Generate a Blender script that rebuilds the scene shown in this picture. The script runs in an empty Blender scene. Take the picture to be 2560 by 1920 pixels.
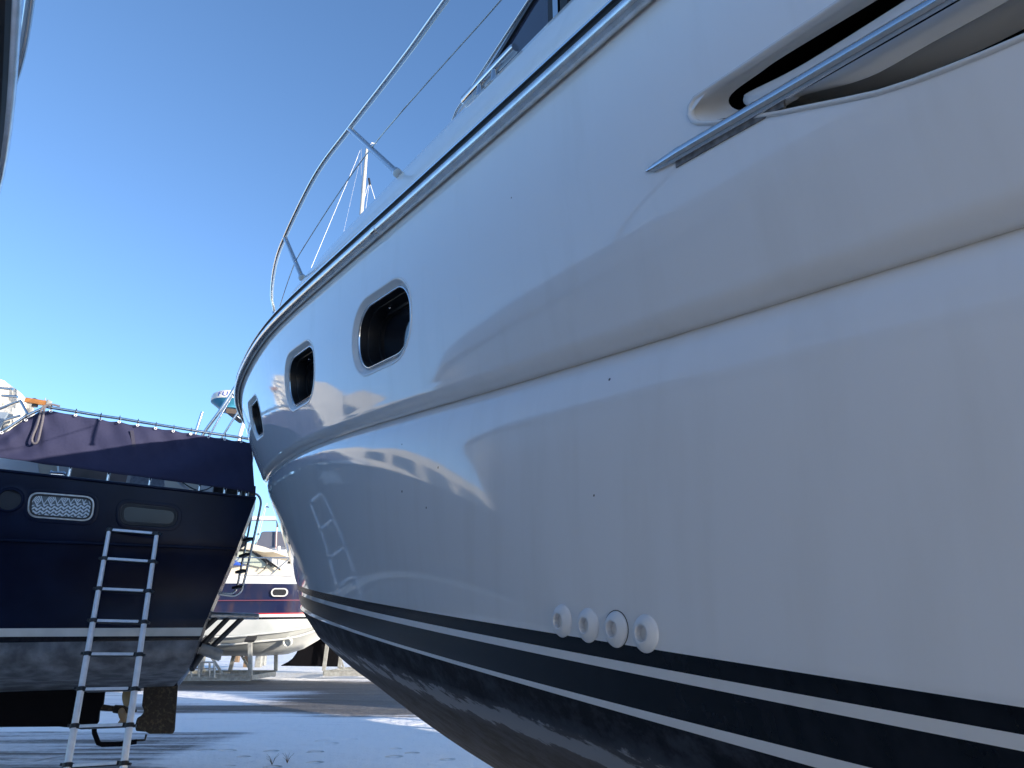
import bpy, bmesh, math, random
import numpy as np
from mathutils import Vector
from mathutils.bvhtree import BVHTree
random.seed(7)
R = math.radians
scene = bpy.context.scene
# ------------------------------------------------------------------ camera
F = 1775.0                      # focal length in pixels of the 2560 px wide photograph
TH = math.atan((1588 - 960) / F)
EZ = 1.5
cam_d = bpy.data.cameras.new('camera'); cam = bpy.data.objects.new('camera', cam_d)
scene.collection.objects.link(cam); scene.camera = cam
cam.location = (0, 0, EZ); cam.rotation_euler = (R(90) + TH, 0, 0)
cam_d.sensor_width = 36; cam_d.lens = F / 2560 * 36
cam_d.clip_start = .05; cam_d.clip_end = 3000
# ------------------------------------------------------------------ light
SUN_AZ = Vector((0.86, -0.51, 0)).normalized(); SUN_EL = R(10)
world = bpy.data.worlds.new('World'); scene.world = world; world.use_nodes = True
nt = world.node_tree; nt.nodes.clear()
wo = nt.nodes.new('ShaderNodeOutputWorld'); bg = nt.nodes.new('ShaderNodeBackground')
sk = nt.nodes.new('ShaderNodeTexSky'); sk.sky_type = 'NISHITA'; sk.sun_disc = False
sk.sun_elevation = SUN_EL; sk.sun_rotation = math.atan2(SUN_AZ.x, SUN_AZ.y)
sk.air_density = 0.75; sk.dust_density = 0.6; sk.ozone_density = 3.0
bg.inputs['Strength'].default_value = 0.15
nt.links.new(sk.outputs[0], bg.inputs[0]); nt.links.new(bg.outputs[0], wo.inputs[0])
sun_d = bpy.data.lights.new('sun', 'SUN'); sun = bpy.data.objects.new('sun', sun_d)
scene.collection.objects.link(sun)
sun_d.energy = 4.1; sun_d.angle = R(.55); sun_d.color = (1, .88, .71)
sdir = Vector((SUN_AZ.x * math.cos(SUN_EL), SUN_AZ.y * math.cos(SUN_EL), math.sin(SUN_EL)))
sun.rotation_euler = (-sdir).to_track_quat('-Z', 'Y').to_euler()
scene.view_settings.view_transform = 'Standard'; scene.view_settings.look = 'None'
scene.view_settings.exposure = 1.38; scene.view_settings.gamma = 1
# ------------------------------------------------------------------ projection helpers
def rd(px, py):
    u = (px - 1280) / F; v = (960 - py) / F
    return Vector((u, math.cos(TH) - v * math.sin(TH), math.sin(TH) + v * math.cos(TH)))
CAM = Vector((0, 0, EZ))
def atY(px, py, Y): r = rd(px, py); return CAM + r * (Y / r.y)
def atD(px, py, D): return CAM + rd(px, py) * D
def atZ(px, py, z): r = rd(px, py); return CAM + r * ((z - EZ) / r.z)
# ------------------------------------------------------------------ materials
def mat(name, col, rough=.5, metal=0., spec=.5, coat=0., noise=None, bump=None, col2=None, nscale=8., contrast=(.35, .65), stretch=None):
    m = bpy.data.materials.new(name); m.use_nodes = True
    n = m.node_tree; b = n.nodes['Principled BSDF']
    b.inputs['Base Color'].default_value = (*col, 1); b.inputs['Roughness'].default_value = rough
    b.inputs['Metallic'].default_value = metal; b.inputs['Specular IOR Level'].default_value = spec
    b.inputs['Coat Weight'].default_value = coat
    tc = n.nodes.new('ShaderNodeTexCoord'); src = tc.outputs['Object']
    if stretch:
        mp = n.nodes.new('ShaderNodeMapping'); mp.inputs['Scale'].default_value = stretch
        n.links.new(src, mp.inputs[0]); src = mp.outputs[0]
    if col2:
        t = n.nodes.new('ShaderNodeTexNoise'); t.inputs['Scale'].default_value = nscale; t.inputs['Detail'].default_value = 6
        n.links.new(src, t.inputs['Vector'])
        r = n.nodes.new('ShaderNodeValToRGB'); r.color_ramp.elements[0].position = contrast[0]; r.color_ramp.elements[1].position = contrast[1]
        r.color_ramp.elements[0].color = (*col, 1); r.color_ramp.elements[1].color = (*col2, 1)
        n.links.new(t.outputs[0], r.inputs[0]); n.links.new(r.outputs[0], b.inputs['Base Color'])
    if bump:
        t = n.nodes.new('ShaderNodeTexNoise'); t.inputs['Scale'].default_value = bump[0]; t.inputs['Detail'].default_value = 4
        n.links.new(src, t.inputs['Vector'])
        bp = n.nodes.new('ShaderNodeBump'); bp.inputs['Strength'].default_value = bump[1]; bp.inputs['Distance'].default_value = bump[2]
        n.links.new(t.outputs[0], bp.inputs['Height']); n.links.new(bp.outputs[0], b.inputs['Normal'])
    return m
def nodes_of(m): return m.node_tree, m.node_tree.nodes['Principled BSDF']
M = {}
def gelcoat():
    m = mat('gelcoat', (.70, .70, .69), .10, spec=.5, coat=.22); m.node_tree.nodes['Principled BSDF'].inputs['IOR'].default_value = 1.5; m.node_tree.nodes['Principled BSDF'].inputs['Coat Roughness'].default_value = .02
    n, b = nodes_of(m)
    tc = n.nodes.new('ShaderNodeTexCoord')
    t = n.nodes.new('ShaderNodeTexNoise'); t.inputs['Scale'].default_value = 1.1; t.inputs['Detail'].default_value = 3
    n.links.new(tc.outputs['Object'], t.inputs['Vector'])
    bp = n.nodes.new('ShaderNodeBump'); bp.inputs['Strength'].default_value = .22; bp.inputs['Distance'].default_value = .015
    n.links.new(t.outputs[0], bp.inputs['Height']); n.links.new(bp.outputs[0], b.inputs['Normal'])
    # faint vertical dust streaks and tiny specks
    mp = n.nodes.new('ShaderNodeMapping'); mp.inputs['Scale'].default_value = (9, 9, 1.2)
    n.links.new(tc.outputs['Object'], mp.inputs[0])
    t2 = n.nodes.new('ShaderNodeTexNoise'); t2.inputs['Scale'].default_value = 1.; t2.inputs['Detail'].default_value = 5
    n.links.new(mp.outputs[0], t2.inputs['Vector'])
    mx = n.nodes.new('ShaderNodeMix'); mx.data_type = 'RGBA'
    mx.inputs[6].default_value = (.87, .87, .865, 1); mx.inputs[7].default_value = (.83, .825, .81, 1)
    rp = n.nodes.new('ShaderNodeMapRange'); rp.inputs['From Min'].default_value = .5; rp.inputs['From Max'].default_value = .75
    n.links.new(t2.outputs[0], rp.inputs[0]); n.links.new(rp.outputs[0], mx.inputs[0])
    vo = n.nodes.new('ShaderNodeTexVoronoi'); vo.inputs['Scale'].default_value = 7; vo.inputs['Randomness'].default_value = 1
    n.links.new(tc.outputs['Object'], vo.inputs['Vector'])
    t3 = n.nodes.new('ShaderNodeTexNoise'); t3.inputs['Scale'].default_value = 1.3
    n.links.new(tc.outputs['Object'], t3.inputs['Vector'])
    th = n.nodes.new('ShaderNodeMapRange'); th.inputs['From Min'].default_value = .52; th.inputs['From Max'].default_value = .75
    th.inputs['To Min'].default_value = 0; th.inputs['To Max'].default_value = .055
    n.links.new(t3.outputs[0], th.inputs[0])
    lt = n.nodes.new('ShaderNodeMath'); lt.operation = 'LESS_THAN'
    n.links.new(vo.outputs['Distance'], lt.inputs[0]); n.links.new(th.outputs[0], lt.inputs[1])
    mx2 = n.nodes.new('ShaderNodeMix'); mx2.data_type = 'RGBA'; mx2.inputs[7].default_value = (.16, .15, .14, 1)
    n.links.new(lt.outputs[0], mx2.inputs[0]); n.links.new(mx.outputs[2], mx2.inputs[6]); n.links.new(mx2.outputs[2], b.inputs['Base Color'])
    rr = n.nodes.new('ShaderNodeMapRange'); rr.inputs['To Min'].default_value = .03; rr.inputs['To Max'].default_value = .09
    n.links.new(t2.outputs[0], rr.inputs[0]); n.links.new(rr.outputs[0], b.inputs['Roughness'])
    return m
M['gel'] = gelcoat()
M['gel2'] = mat('white_plastic', (.74, .74, .73), .22, bump=(3, .2, .01))
M['grey_gel'] = mat('grey_moulding', (.62, .63, .65), .3)
M['boot'] = mat('boot_stripe', (.003, .005, .009), .24, col2=(.009, .011, .017), nscale=14, stretch=(2, 2, 1), spec=.2)
def chips(m, scale, lo, hi, col, amt):
    n, b = nodes_of(m); tc = n.nodes.new('ShaderNodeTexCoord'); src = b.inputs['Base Color'].links[0].from_socket
    vo = n.nodes.new('ShaderNodeTexVoronoi'); vo.inputs['Scale'].default_value = scale
    ds = n.nodes.new('ShaderNodeTexNoise'); ds.inputs['Scale'].default_value = scale * 4
    ad = n.nodes.new('ShaderNodeVectorMath'); ad.operation = 'SCALE'; ad.inputs[3].default_value = .02
    a2 = n.nodes.new('ShaderNodeVectorMath'); a2.operation = 'ADD'
    n.links.new(tc.outputs['Object'], ds.inputs['Vector']); n.links.new(ds.outputs['Color'], ad.inputs[0]); n.links.new(ad.outputs[0], a2.inputs[0]); n.links.new(tc.outputs['Object'], a2.inputs[1]); n.links.new(a2.outputs[0], vo.inputs['Vector'])
    t3 = n.nodes.new('ShaderNodeTexNoise'); t3.inputs['Scale'].default_value = 1.7; n.links.new(tc.outputs['Object'], t3.inputs['Vector'])
    th = n.nodes.new('ShaderNodeMapRange'); th.inputs['From Min'].default_value = lo; th.inputs['From Max'].default_value = hi; th.inputs['To Min'].default_value = 0; th.inputs['To Max'].default_value = amt
    n.links.new(t3.outputs[0], th.inputs[0]); lt = n.nodes.new('ShaderNodeMath'); lt.operation = 'LESS_THAN'
    n.links.new(vo.outputs['Distance'], lt.inputs[0]); n.links.new(th.outputs[0], lt.inputs[1])
    mx = n.nodes.new('ShaderNodeMix'); mx.data_type = 'RGBA'; mx.inputs[7].default_value = (*col, 1)
    n.links.new(lt.outputs[0], mx.inputs[0]); n.links.new(src, mx.inputs[6]); n.links.new(mx.outputs[2], b.inputs['Base Color'])
chips(M['boot'], 16, .45, .75, (.3, .31, .33), .07)
M['steel'] = mat('stainless_steel', (.62, .63, .64), .12, metal=1)
M['steel_dull'] = mat('stained_steel', (.42, .43, .44), .32, metal=1, col2=(.3, .29, .28), nscale=25)
M['brushed'] = mat('brushed_steel', (.80, .81, .82), .26, metal=.9, col2=(.66, .66, .65), nscale=18)
M['rubber'] = mat('black_rubber', (.012, .012, .014), .55)
M['black'] = mat('black_plastic', (.015, .015, .017), .35)
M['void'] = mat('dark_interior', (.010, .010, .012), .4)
M['glass_dark'] = mat('tinted_glass', (.012, .014, .02), .03, spec=.8)
M['pvc'] = mat('white_fitting', (.78, .79, .80), .4)
def antifoul():
    m = mat('antifouling', (.02, .023, .03), .82, spec=.25); n, b = nodes_of(m)
    tc = n.nodes.new('ShaderNodeTexCoord')
    t = n.nodes.new('ShaderNodeTexNoise'); t.inputs['Scale'].default_value = 7; t.inputs['Detail'].default_value = 9; t.inputs['Roughness'].default_value = .7
    mp = n.nodes.new('ShaderNodeMapping'); mp.inputs['Scale'].default_value = (1, 1, 1.4)
    n.links.new(tc.outputs['Object'], mp.inputs[0]); n.links.new(mp.outputs[0], t.inputs['Vector'])
    at = n.nodes.new('ShaderNodeAttribute'); at.attribute_name = 'wear'
    ad = n.nodes.new('ShaderNodeMath'); ad.operation = 'ADD'
    n.links.new(t.outputs[0], ad.inputs[0]); n.links.new(at.outputs['Fac'], ad.inputs[1])
    r = n.nodes.new('ShaderNodeValToRGB'); e = r.color_ramp.elements
    e[0].position = .46; e[0].color = (.006, .009, .015, 1); e[1].position = .62; e[1].color = (.036, .042, .056, 1)
    x = e.new(.80); x.color = (.055, .062, .078, 1); x = e.new(.85); x.color = (.25, .27, .30, 1)
    n.links.new(ad.outputs[0], r.inputs[0]); n.links.new(r.outputs[0], b.inputs['Base Color'])
    bp = n.nodes.new('ShaderNodeBump'); bp.inputs['Strength'].default_value = .8; bp.inputs['Distance'].default_value = .006
    n.links.new(t.outputs[0], bp.inputs['Height']); n.links.new(bp.outputs[0], b.inputs['Normal'])
    return m
M['anti'] = antifoul()
M['navy'] = mat('navy_hull_paint', (.002, .004, .016), .26, col2=(.004, .008, .026), nscale=2.2, bump=(2.5, .2, .015), spec=.13)
M['foul'] = mat('fouled_bottom', (.075, .08, .09), .85, col2=(.24, .25, .27), nscale=5, contrast=(.4, .75), bump=(60, .8, .01))
M['keelblack'] = mat('keel_paint', (.003, .003, .005), .8, spec=.1, bump=(20, .5, .01))
M['rust'] = mat('fouled_metal', (.018, .014, .010), .8, col2=(.075, .06, .04), nscale=26, contrast=(.5, .72), bump=(50, 1, .02))
M['band'] = mat('waterline_band', (.42, .43, .41), .5, col2=(.60, .60, .57), nscale=3)
M['cloth'] = mat('navy_canvas', (.009, .011, .045), .85, col2=(.015, .017, .055), nscale=3, bump=(4, .6, .03))
M['alu'] = mat('aluminium', (.80, .81, .84), .4, metal=.25, col2=(.70, .71, .75), nscale=20)
M['cream'] = mat('cream_gelcoat', (.60, .55, .46), .35)
M['tarp'] = mat('white_tarpaulin', (.56, .54, .50), .6, bump=(3, 1, .08))
M['bwhite'] = mat('white_hull', (.62, .62, .61), .2)
M['bnavy'] = mat('navy_topside', (.012, .016, .05), .12, coat=.3, col2=(.05, .03, .04), nscale=1.3, stretch=(3, 1, 1), contrast=(.5, .8))
M['bottom'] = mat('pale_bottom', (.52, .54, .55), .5, col2=(.44, .47, .48), nscale=2)
M['red'] = mat('red_line', (.42, .02, .03), .4)
M['wood'] = mat('varnished_wood', (.42, .18, .05), .35, col2=(.24, .09, .02), nscale=6, stretch=(1, 8, 8))
M['galv'] = mat('galvanised_steel', (.36, .37, .36), .55, metal=.3, col2=(.25, .25, .24), nscale=9)
M['canvas'] = mat('grey_canvas', (.09, .10, .14), .85, bump=(3, .5, .03))
M['blue'] = mat('blue_canvas', (.02, .08, .45), .7)
M['teal'] = mat('teal_underside', (.05, .26, .42), .35)
M['rope'] = mat('grey_rope', (.14, .13, .15), .9, bump=(250, 1, .01))
M['letter'] = mat('blue_lettering', (.02, .05, .32), .5)
def lace():
    m = mat('lace_curtain', (.5, .55, .58), .8); n, b = nodes_of(m)
    tc = n.nodes.new('ShaderNodeTexCoord'); sp = n.nodes.new('ShaderNodeSeparateXYZ'); n.links.new(tc.outputs['UV'], sp.inputs[0])
    def mth(op, a, b2=None, v=None):
        q = n.nodes.new('ShaderNodeMath'); q.operation = op
        for i, k in enumerate((a, b2)):
            if k is None: continue
            if isinstance(k, (int, float)): q.inputs[i].default_value = k
            else: n.links.new(k, q.inputs[i])
        return q.outputs[0]
    U, V = sp.outputs[0], sp.outputs[1]
    tri = mth('ABSOLUTE', mth('SUBTRACT', mth('FRACT', mth('MULTIPLY', U, 5.)), .5))      # 0..0.5
    row = mth('ABSOLUTE', mth('SUBTRACT', V, .64))
    dia = mth('ADD', mth('MULTIPLY', tri, 4.4), mth('MULTIPLY', row, 5.9))               # diamond metric
    ring = mth('LESS_THAN', mth('ABSOLUTE', mth('SUBTRACT', dia, 1.)), .2)
    core = mth('LESS_THAN', mth('ABSOLUTE', mth('SUBTRACT', dia, .38)), .16)
    zig = mth('LESS_THAN', mth('ABSOLUTE', mth('ADD', mth('SUBTRACT', V, .97), mth('MULTIPLY', tri, 1.0))), .035)
    no = n.nodes.new('ShaderNodeTexNoise'); no.inputs['Scale'].default_value = 26; no.inputs['Detail'].default_value = 2
    n.links.new(tc.outputs['UV'], no.inputs['Vector'])
    wv = mth('ADD', mth('SINE', mth('ADD', mth('MULTIPLY', V, 44), mth('MULTIPLY', mth('SINE', mth('MULTIPLY', U, 63)), 1.8))), mth('MULTIPLY', mth('SINE', mth('MULTIPLY', U, 126)), .5))
    low = mth('MULTIPLY', mth('GREATER_THAN', mth('ADD', wv, mth('MULTIPLY', no.outputs[0], 1.2)), .55), mth('LESS_THAN', V, .47))
    allp = mth('MINIMUM', mth('ADD', mth('ADD', ring, core), mth('ADD', zig, low)), 1)
    mx = n.nodes.new('ShaderNodeMix'); mx.data_type = 'RGBA'; mx.inputs[6].default_value = (.09, .11, .12, 1); mx.inputs[7].default_value = (.50, .56, .60, 1)
    n.links.new(allp, mx.inputs[0]); n.links.new(mx.outputs[2], b.inputs['Base Color'])
    return m
M['lace'] = lace()
def ground_mat():
    m = mat('snowy_yard', (.8, .8, .82), .75); n, b = nodes_of(m)
    geo = n.nodes.new('ShaderNodeNewGeometry'); sp = n.nodes.new('ShaderNodeSeparateXYZ'); n.links.new(geo.outputs['Position'], sp.inputs[0])
    X, Y = sp.outputs[0], sp.outputs[1]
    def mth(op, a, b2=None):
        q = n.nodes.new('ShaderNodeMath'); q.operation = op
        for i, k in enumerate((a, b2)):
            if k is None: continue
            if isinstance(k, (int, float)): q.inputs[i].default_value = k
            else: n.links.new(k, q.inputs[i])
        return q.outputs[0]
    def sm(v, a, c, lo=0., hi=1.):
        q = n.nodes.new('ShaderNodeMapRange'); q.interpolation_type = 'SMOOTHSTEP'
        q.inputs['From Min'].default_value = a; q.inputs['From Max'].default_value = c
        q.inputs['To Min'].default_value = lo; q.inputs['To Max'].default_value = hi
        n.links.new(v, q.inputs[0]); return q.outputs[0]
    def noise(scale, detail=5, st=None, rough=.5):
        t = n.nodes.new('ShaderNodeTexNoise'); t.inputs['Scale'].default_value = scale; t.inputs['Detail'].default_value = detail; t.inputs['Roughness'].default_value = rough
        s = geo.outputs['Position']
        if st:
            mp = n.nodes.new('ShaderNodeMapping'); mp.inputs['Scale'].default_value = st[:3]; mp.inputs['Rotation'].default_value = (0, 0, st[3])
            n.links.new(s, mp.inputs[0]); s = mp.outputs[0]
        n.links.new(s, t.inputs['Vector']); return t.outputs[0]
    warp = mth('MULTIPLY', mth('SUBTRACT', noise(.35, 4), .5), 3.2)
    tilt = mth('ADD', mth('ADD', Y, warp), mth('MULTIPLY', X, .12))
    # bare frozen gravel band across the yard, plus a patch left of the ladder
    bare = mth('MULTIPLY', sm(tilt, 14.4, 16.0), sm(tilt, 24.5, 27.5, 1, 0))
    patch = mth('MULTIPLY', sm(X, -7.0, -4.5, 1, 0), mth('MULTIPLY', sm(Y, 17.0, 18.2), sm(Y, 21.5, 22.5, 1, 0)))
    bare = mth('MULTIPLY', bare, mth('SUBTRACT', 1, patch))
    left = mth('MULTIPLY', sm(mth('ADD', X, mth('MULTIPLY', warp, .4)), -4.6, -3.8, 1, 0), mth('MULTIPLY', sm(Y, 8.5, 9.2), sm(Y, 12.5, 13.5, 1, 0)))
    bare = mth('MAXIMUM', bare, left)
    streak = noise(1., 8, (.28, 3.2, 1, R(7)), .62)
    fine = noise(9, 6, None, .65)
    cover = mth('ADD', mth('MULTIPLY', bare, .62), mth('ADD', mth('MULTIPLY', sm(streak, .40, .70), .42), mth('MULTIPLY', mth('SUBTRACT', fine, .5), .35)))
    near_fill = sm(tilt, 12.6, 15.4, .28, 0)  # lifts the near snow's colour in place of missing fill light
    st2 = noise(1., 6, (.22, 7.5, 1, R(5)), .6)
    cover = mth('ADD', mth('SUBTRACT', cover, near_fill), sm(st2, .54, .72, 0, .22))
    r = n.nodes.new('ShaderNodeValToRGB'); e = r.color_ramp.elements
    e[0].position = .12; e[0].color = (.93, .93, .94, 1); e[1].position = .62; e[1].color = (.13, .12, .12, 1)
    x = e.new(.36); x.color = (.66, .66, .69, 1); x = e.new(.95); x.color = (.08, .075, .07, 1)
    n.links.new(cover, r.inputs[0])
    gr = noise(38, 3, None, .8)
    mx = n.nodes.new('ShaderNodeMix'); mx.data_type = 'RGBA'; mx.blend_type = 'MULTIPLY'; n.links.new(sm(cover, .15, .6, .12, .6), mx.inputs[0])
    g2 = n.nodes.new('ShaderNodeValToRGB'); g2.color_ramp.elements[0].position = .35; g2.color_ramp.elements[1].position = .6
    g2.color_ramp.elements[0].color = (.45, .45, .45, 1)
    n.links.new(gr, g2.inputs[0]); n.links.new(r.outputs[0], mx.inputs[6]); n.links.new(g2.outputs[0], mx.inputs[7]); n.links.new(mx.outputs[2], b.inputs['Base Color'])
    h = mth('ADD', mth('MULTIPLY', noise(2.3, 6, None, .55), .10), mth('MULTIPLY', fine, .03))
    vo = n.nodes.new('ShaderNodeTexVoronoi'); vo.inputs['Scale'].default_value = 1.9; vo.feature = 'SMOOTH_F1'
    n.links.new(geo.outputs['Position'], vo.inputs['Vector'])
    foot = mth('MULTIPLY', sm(vo.outputs['Distance'], .12, .24), mth('MULTIPLY', sm(Y, 10.8, 12.8, 1, 0), .13))
    h = mth('ADD', h, foot)
    bp = n.nodes.new('ShaderNodeBump'); bp.inputs['Strength'].default_value = .9; bp.inputs['Distance'].default_value = 1.
    n.links.new(h, bp.inputs['Height']); n.links.new(bp.outputs[0], b.inputs['Normal'])
    return m
M['ground'] = ground_mat()

# ------------------------------------------------------------------ mesh helpers
class MB:
    def __init__(s): s.v = []; s.f = []; s.m = []; s.uv = None
    def add(s, vs, fs, mi=0):
        o = len(s.v); s.v += [Vector(p) for p in vs]; s.f += [tuple(i + o for i in f) for f in fs]; s.m += [mi] * len(fs); return o
    def grid(s, rows, mi=0, closed=False, mis=None):
        nr, nc = len(rows), len(rows[0]); o = len(s.v)
        for r in rows: s.v += [Vector(p) for p in r]
        for i in range(nr - 1):
            for j in range(nc if closed else nc - 1):
                k = (j + 1) % nc
                s.f.append((o + i * nc + j, o + i * nc + k, o + (i + 1) * nc + k, o + (i + 1) * nc + j)); s.m.append(mis[i] if mis else mi)
        return o
    def tube(s, pts, r, seg=10, mi=0, caps=True, squash=None):
        pts = [Vector(p) for p in pts]; rs = r if isinstance(r, (list, tuple)) else [r] * len(pts)
        rows = []; up = None
        for i, p in enumerate(pts):
            t = (pts[min(i + 1, len(pts) - 1)] - pts[max(i - 1, 0)]).normalized()
            if up is None: up = Vector((0, 0, 1)) if abs(t.z) < .9 else Vector((1, 0, 0))
            a = t.cross(up).normalized(); bb = a.cross(t).normalized(); up = bb
            rows.append([p + (a * math.cos(q) + bb * math.sin(q)) * rs[i] for q in [2 * math.pi * k / seg for k in range(seg)]])
        o = s.grid(rows, mi, closed=True)
        if caps:
            n = len(rows)
            s.f.append(tuple(o + k for k in range(seg))[::-1]); s.m.append(mi)
            s.f.append(tuple(o + (n - 1) * seg + k for k in range(seg))); s.m.append(mi)
    def box(s, c, ax, ay, az, mi=0):
        c = Vector(c); ax, ay, az = Vector(ax), Vector(ay), Vector(az)
        vs = [c + ax * i + ay * j + az * k for i in (-1, 1) for j in (-1, 1) for k in (-1, 1)]
        s.add(vs, [(0, 1, 3, 2), (4, 6, 7, 5), (0, 4, 5, 1), (2, 3, 7, 6), (0, 2, 6, 4), (1, 5, 7, 3)], mi)
    def bar(s, a, b, w, h=None, up=(0, 0, 1), mi=0):
        a, b = Vector(a), Vector(b); h = w if h is None else h; t = (b - a); L = t.length / 2; t.normalize(); up = Vector(up)
        if abs(t.dot(up)) > .95: up = Vector((1, 0, 0))
        x = t.cross(up).normalized(); y = x.cross(t)
        s.box((a + b) / 2, t * L, x * w / 2, y * h / 2, mi)
    def prism(s, pts, off, mi=0):
        n = len(pts); off = Vector(off); vs = [Vector(p) for p in pts] + [Vector(p) + off for p in pts]
        s.add(vs, [tuple(range(n))[::-1], tuple(range(n, 2 * n))] + [(i, (i + 1) % n, n + (i + 1) % n, n + i) for i in range(n)], mi)
    def lathe(s, c, ax, prof, seg=24, mi=0, mis=None):
        ax = Vector(ax).normalized(); u = ax.orthogonal().normalized(); v = ax.cross(u); c = Vector(c)
        rows = [[c + ax * h + (u * math.cos(q) + v * math.sin(q)) * r for q in [2 * math.pi * k / seg for k in range(seg)]] for r, h in prof]
        s.grid(rows, mi, closed=True, mis=mis)
def build(name, mb, mats, parent=None, smooth=35, recalc=True, bevel=0):
    me = bpy.data.meshes.new(name)
    off = Vector(parent['_o']) if parent is not None and '_o' in parent else Vector((0, 0, 0))
    me.from_pydata([tuple(p - off) for p in mb.v], [], mb.f)
    for m in (mats if isinstance(mats, (list, tuple)) else [mats]): me.materials.append(m)
    me.polygons.foreach_set('material_index', mb.m)
    if recalc:
        bm = bmesh.new(); bm.from_mesh(me); bmesh.ops.remove_doubles(bm, verts=bm.verts, dist=1e-5); bmesh.ops.recalc_face_normals(bm, faces=bm.faces); bm.to_mesh(me); bm.free()
    if smooth:
        me.shade_smooth(); me.set_sharp_from_angle(angle=R(smooth))
    o = bpy.data.objects.new(name, me); scene.collection.objects.link(o)
    if parent is not None:
        o.parent = parent
        if '_o' in parent: o['_o'] = parent['_o']
    if bevel:
        bv = o.modifiers.new('bevel', 'BEVEL'); bv.width = bevel; bv.segments = 2; bv.limit_method = 'ANGLE'
    return o
def tag(o, label=None, cat=None, group=None, kind=None):
    if label: o['label'] = label
    if cat: o['category'] = cat
    if group: o['group'] = group
    if kind: o['kind'] = kind
    return o
def thing(name, loc, label, cat, group=None):
    o = bpy.data.objects.new(name, None); scene.collection.objects.link(o); o.location = loc; o['_o'] = tuple(loc)
    o.empty_display_size = .2
    return tag(o, label, cat, group)
def spl(xs, ys):
    xs = np.array(xs, float); ys = np.array(ys, float); N = len(xs); h = np.diff(xs)
    A = np.zeros((N, N)); r = np.zeros(N); A[0, 0] = A[-1, -1] = 1
    for i in range(1, N - 1):
        A[i, i - 1] = h[i - 1]; A[i, i] = 2 * (h[i - 1] + h[i]); A[i, i + 1] = h[i]; r[i] = 6 * ((ys[i + 1] - ys[i]) / h[i] - (ys[i] - ys[i - 1]) / h[i - 1])
    Mm = np.linalg.solve(A, r)
    def f(x):
        i = int(min(max(np.searchsorted(xs, x) - 1, 0), N - 2)); a = xs[i + 1] - x; b = x - xs[i]; H = h[i]
        return float((Mm[i] * a ** 3 + Mm[i + 1] * b ** 3) / (6 * H) + (ys[i] / H - Mm[i] * H / 6) * a + (ys[i + 1] / H - Mm[i + 1] * H / 6) * b)
    return f
def smooth_path(pts, k=8):
    """Catmull-Rom through the points"""
    pts = [Vector(p) for p in pts]; out = []
    for i in range(len(pts) - 1):
        p0 = pts[max(i - 1, 0)]; p1 = pts[i]; p2 = pts[i + 1]; p3 = pts[min(i + 2, len(pts) - 1)]
        for j in range(k):
            t = j / k
            out.append(.5 * ((2 * p1) + (p2 - p0) * t + (2 * p0 - 5 * p1 + 4 * p2 - p3) * t * t + (3 * p1 - p0 - 3 * p2 + p3) * t ** 3))
    out.append(pts[-1]); return out

# ================================================================== GROUND
g = MB(); g.grid([[(x, y, 0) for x in np.linspace(-400, 400, 41)] for y in np.linspace(-200, 900, 45)])
tag(build('ground', g, M['ground'], smooth=0), kind='structure')

# ================================================================== MAIN YACHT
AX = R(34); DV = Vector((-math.sin(AX), math.cos(AX), 0)); NV = Vector((math.cos(AX), math.sin(AX), 0))
HB = 2.8                                      # centre line distance
def Y3(s, n, z): return DV * s + NV * n + Vector((0, 0, z))
def toS(p): return p.dot(DV), p.dot(NV), p.z
railn = spl([-6, -2, 0, 2, 3.5, 4.4, 5.2, 6, 6.8, 7.6, 8.5, 9.3, 9.75], [1.28, 1.15, 1.11, 1.085, 1.06, 1.07, 1.145, 1.27, 1.47, 1.755, 2.15, 2.56, 2.8])
knn = spl([-6, -2, 0, 2, 3.5, 5, 6, 7, 8, 9, 9.9], [1.4, 1.25, 1.19, 1.15, 1.15, 1.35, 1.55, 1.81, 2.11, 2.44, 2.8])
s1n = spl([-6, -2, 0, 1.5, 3, 5, 6.5, 7.4, 8.0], [1.3, 1.16, 1.12, 1.15, 1.27, 1.62, 2.08, 2.45, 2.8])
sof = lambda o: (lambda s: s1n(s) + o)
chn = spl([-6, -2, 0, 1.5, 3, 5, 6.4, 7.2], [1.4, 1.27, 1.22, 1.25, 1.38, 1.80, 2.33, 2.8])
keelz = spl([-6, 0, 2, 4.25, 5.25, 6, 6.6, 7.3, 7.8, 8.2, 8.44], [.42, .42, .47, .70, .95, 1.07, 1.19, 1.36, 1.53, 1.72, 1.9])
pv = lambda *p: (lambda s: float(np.polyval(p, s)))
CUR = [(railn, lambda s: 3 + .08 * s, 9.75), (knn, pv(.003208, .093968, 2.080042), 9.9), (s1n, pv(.000165, .08866, 1.369427), 7.95),
       (sof(.012), pv(.000715, .0852, 1.335625), 7.88), (sof(.018), pv(.000573, .085497, 1.31413), 7.84), (sof(.042), pv(.001635, .077915, 1.246614), 7.66),
       (sof(.047), pv(-.001574, .094586, 1.212829), 7.6), (chn, pv(-.006332, .103888, 1.113877), 7.15), (lambda s: HB, keelz, 7.5)]
SA = -6.0
def curpt(k, u):
    nf, zf, S = CUR[k]; s = SA + u * (S - SA); return np.array([s, min(nf(s), HB), zf(s)])
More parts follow.
